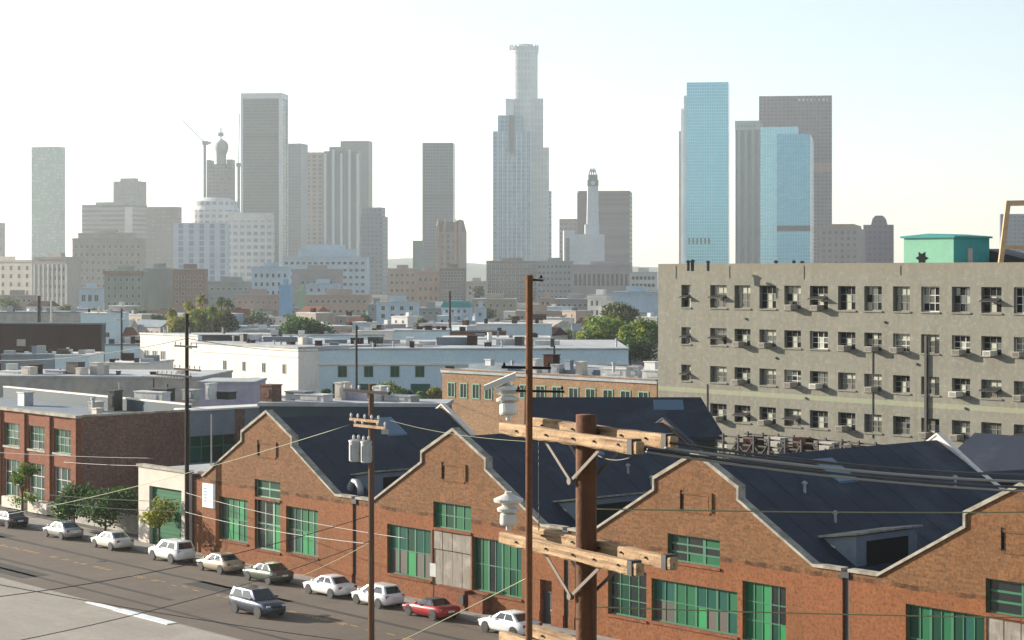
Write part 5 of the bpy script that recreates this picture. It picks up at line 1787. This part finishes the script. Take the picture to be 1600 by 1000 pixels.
# near kerb pole with transformers
sB = 0
for q in range(2000):
    s_ = -40 + q * .05
    v = P(s_, -18.9)
    if v.x / v.y >= (580 - 800) / F:
        sB = s_
        break
pb = P(sB, -18.9)
zb_ = lambda py: CZ - (py - HY) / F * pb.y
ub = pole('utility_pole', 'brown utility pole with two grey transformers at the near kerb', pb, zb_(600), .17, M['wood'],
          [(zb_(612), -2.3, 2.0, .13, M['wood_black']), (zb_(657), -1.7, 1.1, .12, M['arm_wood']), (zb_(666), -1.3, 1.7, .12, M['arm_wood'])])
zt = zb_(722)
for x, wd, zz_ in ((-.86, .40, zt), (.10, .30, zt)):
    m = MB()
    base = UV * x - NV * .42
    m.lathe(base + Vector((0, 0, zz_)), [(wd * .9, 0), (wd, .05), (wd, 1.1), (wd * 1.08, 1.12), (wd * 1.05, 1.2), (wd * .4, 1.26)], 18)
    for q in range(8):
        an = q * PI / 4
        c = base + Vector((wd * math.cos(an) * 1.02, wd * math.sin(an) * 1.02, zz_ + .1))
        m.box(c.x - .025, c.x + .025, c.y - .025, c.y + .025, c.z, c.z + .85)
    t_ = m.build('transformer', M['galv'], ub)
    for q in (-.14, .14):
        m = MB()
        insulator(m, base + Vector((q, 0, zz_ + 1.2)), 1.1)
        m.build('bushing', M['porcelain'], t_)
m = MB()
m.box(UV.x * 1.45 - .28, UV.x * 1.45 + .1, -1.4, -1.1, zb_(672) - .12, zb_(672) + .12)
m.build('street_lamp_head', M['galv'], ub)

# rust brown slender pole near the camera
YC = 23.6
zc = lambda py: CZ - (py - HY) / F * YC
pc = Vector(((827 - 800) / F * YC, YC, 0))
uc2 = thing('slender_pole', 'slender rust brown pole in front of the timber crossarms', 'pole', pc, 0, 'utility poles')
m = MB()
n = 12
m.tube([(-.022 * (1 - k / n), 0, zc(430) * k / n) for k in range(n + 1)], .041, 12)
m.build('shaft', M['wood_rust'], uc2, smooth=False)
for py, a0, a1, th, mm in ((437, -.0, .17, .02, 'wood_black'), (574, -.33, .26, .028, 'wood_black'), (611, -.16, .42, .022, 'wood_black')):
    m = MB()
    m.beam(Vector((a0, .06, zc(py))), Vector((a1, .04, zc(py) - .01)), th, th * 1.2)
    a_ = m.build('crossarm', M[mm], uc2)
    for x in (a0 + .03, a1 - .03):
        m = MB()
        m.lathe((x, .05, zc(py) + .015), [(.012, 0), (.02, .012), (.012, .03), (.004, .045)], 8)
        m.build('insulator', M['wood_black'], a_)

# big timber pole with paired crossarms
YD = 26.0
pd = Vector(((916 - 800) / F * YD, YD, 0))
zd = lambda py: CZ - (py - HY) / F * YD
ud = thing('timber_pole', 'thick dark timber pole carrying paired pale crossarms close to the viewer', 'pole', pd, 0, 'utility poles')
m = MB()
rr = 16.5 / F * YD
n = 26
rings = []
rd = random.Random(3)
for k in range(n + 1):
    z = zd(648) * k / n
    rings.append([Vector((rr * (1.1 - .1 * k / n) * (1 + rd.uniform(-.03, .03)) * math.cos(2 * PI * j / 18), rr * (1.1 - .1 * k / n) * (1 + rd.uniform(-.03, .03)) * math.sin(2 * PI * j / 18), z)) for j in range(18)])
m.loft(rings)
m.build('shaft', M['wood_dark'], ud, smooth=True)
au = Vector((.52, -.854, 0)).normalized()
an_ = Vector((.854, .52, 0)).normalized()


def rough_beam(p0, p1, w, h, mat, name, parent, seed):
    r = random.Random(seed)
    p0, p1 = Vector(p0), Vector(p1)
    d = (p1 - p0).normalized()
    s = d.cross(Vector((0, 0, 1))).normalized()
    t = s.cross(d)
    m = MB()
    rings = []
    n = 22
    prof = [(-1, -.8), (-.8, -1), (.8, -1), (1, -.8), (1, .8), (.8, 1), (-.8, 1), (-1, .8)]
    for k in range(n + 1):
        c = p0.lerp(p1, k / n)
        e = 1 + (r.uniform(-.05, .05) if 0 < k < n else -.06)
        rings.append([c + s * (a * w / 2 * e + r.uniform(-.005, .005)) + t * (b * h / 2 * e + r.uniform(-.006, .006)) for a, b in prof])
    m.loft(rings)
    return m.build(name, mat, parent)


th_, hh_ = .13, .165
arms = []
for lvl, pyc in enumerate((678, 858, 1022)):
    z = zd(pyc)
    for side in (-1, 1):
        off = an_ * side * (rr + th_ * .55)
        a0, a1 = (-1.78, 1.52) if side < 0 else (-1.72, 1.66)
        dz = .03 * side
        b = rough_beam(off + au * a0 + Vector((0, 0, z + dz)), off + au * a1 + Vector((0, 0, z + dz - .03)), th_, hh_, M['arm_wood'], 'crossarm', ud, lvl * 2 + side)
        for x in (-1.3, -.55, .1, .6, 1.15):
            m = MB()
            c = off + au * x + Vector((0, 0, z + dz - .01))
            m.cyl(c - an_ * (th_ * .5 + .03), c + an_ * (th_ * .5 + .03), .015, None, 8)
            m.build('bolt', M['dark_metal'], b)
        m = MB()
        e = off + au * (a1 - .12) + Vector((0, 0, z + dz - .02))
        m.loft([[e + au * q * .05 + an_ * a * (th_ * .5 + .012) + Vector((0, 0, bq * (hh_ * .5 + .012))) for a, bq in ((-1, -1), (1, -1), (1, 1), (-1, 1))] for q in (-1, 1)])
        m.build('end_strap', M['dark_metal'], b)
    m = MB()
    for side in (-1, 1):
        off = an_ * side * (rr + .03)
        hub = off + Vector((0, 0, z - .62)) - au * .12
        for x in (-.85, .72):
            m.beam(hub, off + au * x + Vector((0, 0, z - .05)), .012, .045)
        m.cyl(hub - an_ * .03, hub + an_ * .03, .05, None, 8)
    m.build('brace', M['iron'], ud)
# porcelain insulators on the left ends
for i, (lvl, tilt) in enumerate(((678, .55), (858, 0.0))):
    z = zd(lvl)
    off = -an_ * (rr + th_ * .55)
    p = off + au * -1.62 + Vector((0, 0, z + hh_ * .5 + (.0)))
    ax = (Vector((0, 0, 1)) - UV * tilt * .35 + NV * tilt * .2).normalized()
    m = MB()
    m.lathe(p, [(.035, 0), (.035, .07), (.11, .075), (.12, .10), (.115, .22), (.08, .24), (.15, .26), (.16, .30), (.09, .335), (.09, .36), (.20, .39), (.205, .43), (.09, .48), (.05, .50), (.05, .53)], 20, 0, ax)
    if tilt:
        q = p + ax * .50
        m.loft([[q + Vector((-.32, 0, -.05)) + Vector((0, a * .10, b * .035)) for a, b in ((-1, -1), (1, -1), (1, 1), (-1, 1))], [q + Vector((.12, 0, .12)) + Vector((0, a * .14, b * .05)) for a, b in ((-1, -1), (1, -1), (1, 1), (-1, 1))]])
    m.build('insulator', M['porcelain'], ud, smooth=False)

# thin far poles
for px, pt, pbm, Y, nm, arms_, rr_ in ((866, 540, 600, 300, 'thin pole with stacked crossarms in front of the pale blue block', (545, 560, 577), .17), (557, 508, 612, 330, 'dark thin pole in front of the pale blue block windows', (), .2), (190, 482, 575, 380, 'thin pole right of the brown building', (500,), .2), (703, 455, 525, 560, 'dark pole in front of the green tiled roof', (), .34), (672, 515, 540, 480, 'short dark pole on the pale blue store', (), .2), (61, 462, 492, 520, 'stubby dark stack above the slate roof', (), .5), (80, 470, 492, 520, 'white stub pole above the slate roof', (), .25), (240, 590, 628, 240, 'thin dark pole before the grey shed end', (590,), .1), (262, 600, 628, 230, 'short thin black pole on the roofs left of the street pole', (), .09), (186, 597, 640, 215, 'pale thin pole on the brick building roof', (), .07)):
    base = gnd(px, Y)
    zf = lambda py: CZ - (py - HY) / F * Y
    pole('thin_pole', nm, base, zf(pt), rr_, M['stucco_pale'] if ('white' in nm or 'pale thin' in nm) else M['wood_black'],
         [(zf(a), -2.4 if a == 590 and px == 240 else -1.6, 7.0 if px == 240 else 1.6, .12, M['wood_black']) for a in arms_], 'thin far poles')


def wire(label, p0, p1, sag, r, mat, name='power_line'):
    p0, p1 = Vector(p0), Vector(p1)
    n = 28
    pts = []
    for k in range(n + 1):
        u = k / n
        p = p0.lerp(p1, u)
        p.z -= 4 * sag * u * (1 - u)
        pts.append(p)
    m = MB()
    m.tube(pts, r, 5)
    return tag(m.build(name, mat, smooth=True), label, 'wire', 'power lines')


za, zbm = pa_h, zb_(657)
W1, W2, W3 = M['wire'], M['wire_pale'], M['wire_green']
D_ = lambda px, py, Y: at(px, py, Y)
wire('yellow green wire from the transformer pole down to the brick building', D_(545, 664, pb.y), D_(-60, 815, 176), .6, .02, W3)
wire('green wire running right from the transformer pole crossarm', D_(610, 657, pb.y), D_(830, 690, 80), .2, .010, W3)
wire('pale service wire across the first warehouse windows', D_(290, 800, pa.y - .2), D_(578, 850, pb.y), .25, .025, W2)
wire('pale service wire above the parked beige car', D_(291, 770, pa.y - .2), D_(640, 842, 118), .3, .022, W2)
wire('pale wire passing left of the garage at first floor height', D_(-20, 706, 185), D_(240, 716, 170), .1, .028, W2)
wire('second pale wire left of the garage just below the first', D_(100, 722, 180), D_(260, 728, 168), .1, .025, W2)
wire('upper pale wire across the dark street trees', D_(40, 770, 168), D_(290, 784, pa.y - .2), .15, .025, W2)
wire('lower pale wire across the dark street trees', D_(60, 783, 166), D_(290, 800, pa.y - .2), .15, .025, W2)
wire('black cable hanging over the street at the lower left', D_(-70, 940, 96), D_(576, 806, pb.y - .2), .6, .022, W1)
wire('black cable over the concrete apron at the bottom left corner', D_(-60, 1018, 78), D_(577, 846, pb.y - .2), .5, .02, W1)
wire('black cable over the near lane below the driving car', D_(-60, 902, 104), D_(580, 1006, pb.y - .2), .2, .02, W1)
wire('yellow green wire rising from the bottom edge by the white car', D_(590, 1018, 60), D_(824, 903, 24), .02, .007, W3)
wire('yellow green wire from the first brick front up to the transformer pole', D_(470, 900, 146), D_(577, 848, pb.y - .2), .1, .02, W3)
wire('thin yellow green wire across the third gable and its roof', D_(925, 795, 60), D_(1680, 800, 62), .05, .022, W3)
wire('thin pale wire across the lower windows of the third warehouse', D_(925, 948, 60), D_(1680, 966, 62), .05, .022, W3)
for i, (p, q, rr_, mm, lab) in enumerate((
        ((1046, 692, 24.6), (1680, 744, 33), .016, W1, 'topmost black cable of the bundle leaving the upper crossarm'),
        ((1040, 700, 24.5), (1680, 754, 33), .020, W2, 'pale cable second in the bundle leaving the upper crossarm'),
        ((1012, 702, 24.4), (1680, 764, 32), .020, W1, 'thick black cable in the middle of the upper bundle'),
        ((1010, 706, 24.4), (1680, 770, 32), .016, W2, 'pale lowest cable of the upper bundle'),
        ((960, 690, 25.2), (1680, 742, 34), .012, W1, 'thin black cable from the middle of the upper crossarm'))):
    wire(lab, D_(*p), D_(*q), .10, rr_, mm)
wire('black jumper loop hanging below the upper crossarm', D_(1010, 700, 24.6), D_(935, 712, 25.6), .10, .012, W1, 'jumper_wire')
wire('thin vertical riser wire beside the slender pole', D_(842, 690, 24.5), D_(842, 828, 24.5), 0, .008, W1, 'riser_wire')
wire('thin black line from the far pole across the white block', pa + Vector((0, 0, pa_h - 2)), D_(560, 540, 330), 1.0, .03, W1)
wire('thin black line leaving the black street pole to the left', pa + Vector((0, 0, pa_h - 2)), D_(-60, 560, 200), .8, .03, W1)

# ------------------------------------------------------------------ light, sky, haze, camera
SUN_AZ = math.radians(-63)        # from +Y, negative to the left
SUN_EL = math.radians(16)
sd_ = Vector((math.sin(SUN_AZ) * math.cos(SUN_EL), math.cos(SUN_AZ) * math.cos(SUN_EL), math.sin(SUN_EL)))
sun = bpy.data.lights.new('sun', 'SUN')
sun.energy = 4.9
sun.angle = math.radians(.6)
sun.color = (1.0, .91, .78)
so = bpy.data.objects.new('sun', sun)
COL.objects.link(so)
so.rotation_euler = sd_.to_track_quat('Z', 'Y').to_euler()
wd_ = bpy.data.worlds.new('World')
SC.world = wd_
wd_.use_nodes = True
nt = wd_.node_tree
sky = nt.nodes.new('ShaderNodeTexSky')
sky.sky_type = 'NISHITA'
sky.sun_disc = False
sky.sun_elevation = SUN_EL
sky.sun_rotation = SUN_AZ
sky.air_density = 1.0
sky.dust_density = .35
sky.ozone_density = 2.0
bgn = nt.nodes['Background']
bgn.inputs[1].default_value = .083
hs = nt.nodes.new('ShaderNodeHueSaturation')
hs.inputs['Saturation'].default_value = .6
nt.links.new(sky.outputs[0], hs.inputs['Color'])
nt.links.new(hs.outputs[0], bgn.inputs[0])

hz = MB()
hz.box(-2700, 2700, -300, 6500, -1.0, 345)
ho = hz.build('haze', None or [])
ho.data.materials.clear()
hm = bpy.data.materials.new('haze_air')
hm.use_nodes = True
hn = hm.node_tree
hn.nodes.clear()
o_ = hn.nodes.new('ShaderNodeOutputMaterial')
v_ = hn.nodes.new('ShaderNodeVolumePrincipled')
v_.inputs['Color'].default_value = (.90, .97, 1.0, 1)
v_.inputs['Density'].default_value = .000085
v_.inputs['Anisotropy'].default_value = .5
hn.links.new(v_.outputs[0], o_.inputs['Volume'])
ho.data.materials.append(hm)
kind(ho, 'stuff')

cam = bpy.data.cameras.new('camera')
co = bpy.data.objects.new('camera', cam)
COL.objects.link(co)
co.location = (0, 0, CZ)
co.rotation_euler = (PI / 2, 0, 0)
cam.sensor_width = 36
cam.lens = F / 1600 * 36
cam.shift_y = -(500 - HY) / 1600
cam.clip_start = .5
cam.clip_end = 12000
SC.camera = co
SC.view_settings.view_transform = 'Standard'
SC.view_settings.look = 'None'
SC.view_settings.exposure = 1.35
SC.view_settings.gamma = 1.0
SC.cycles.use_denoising = True
SC.cycles.max_bounces = 6
SC.cycles.volume_bounces = 1
SC.cycles.transparent_max_bounces = 8
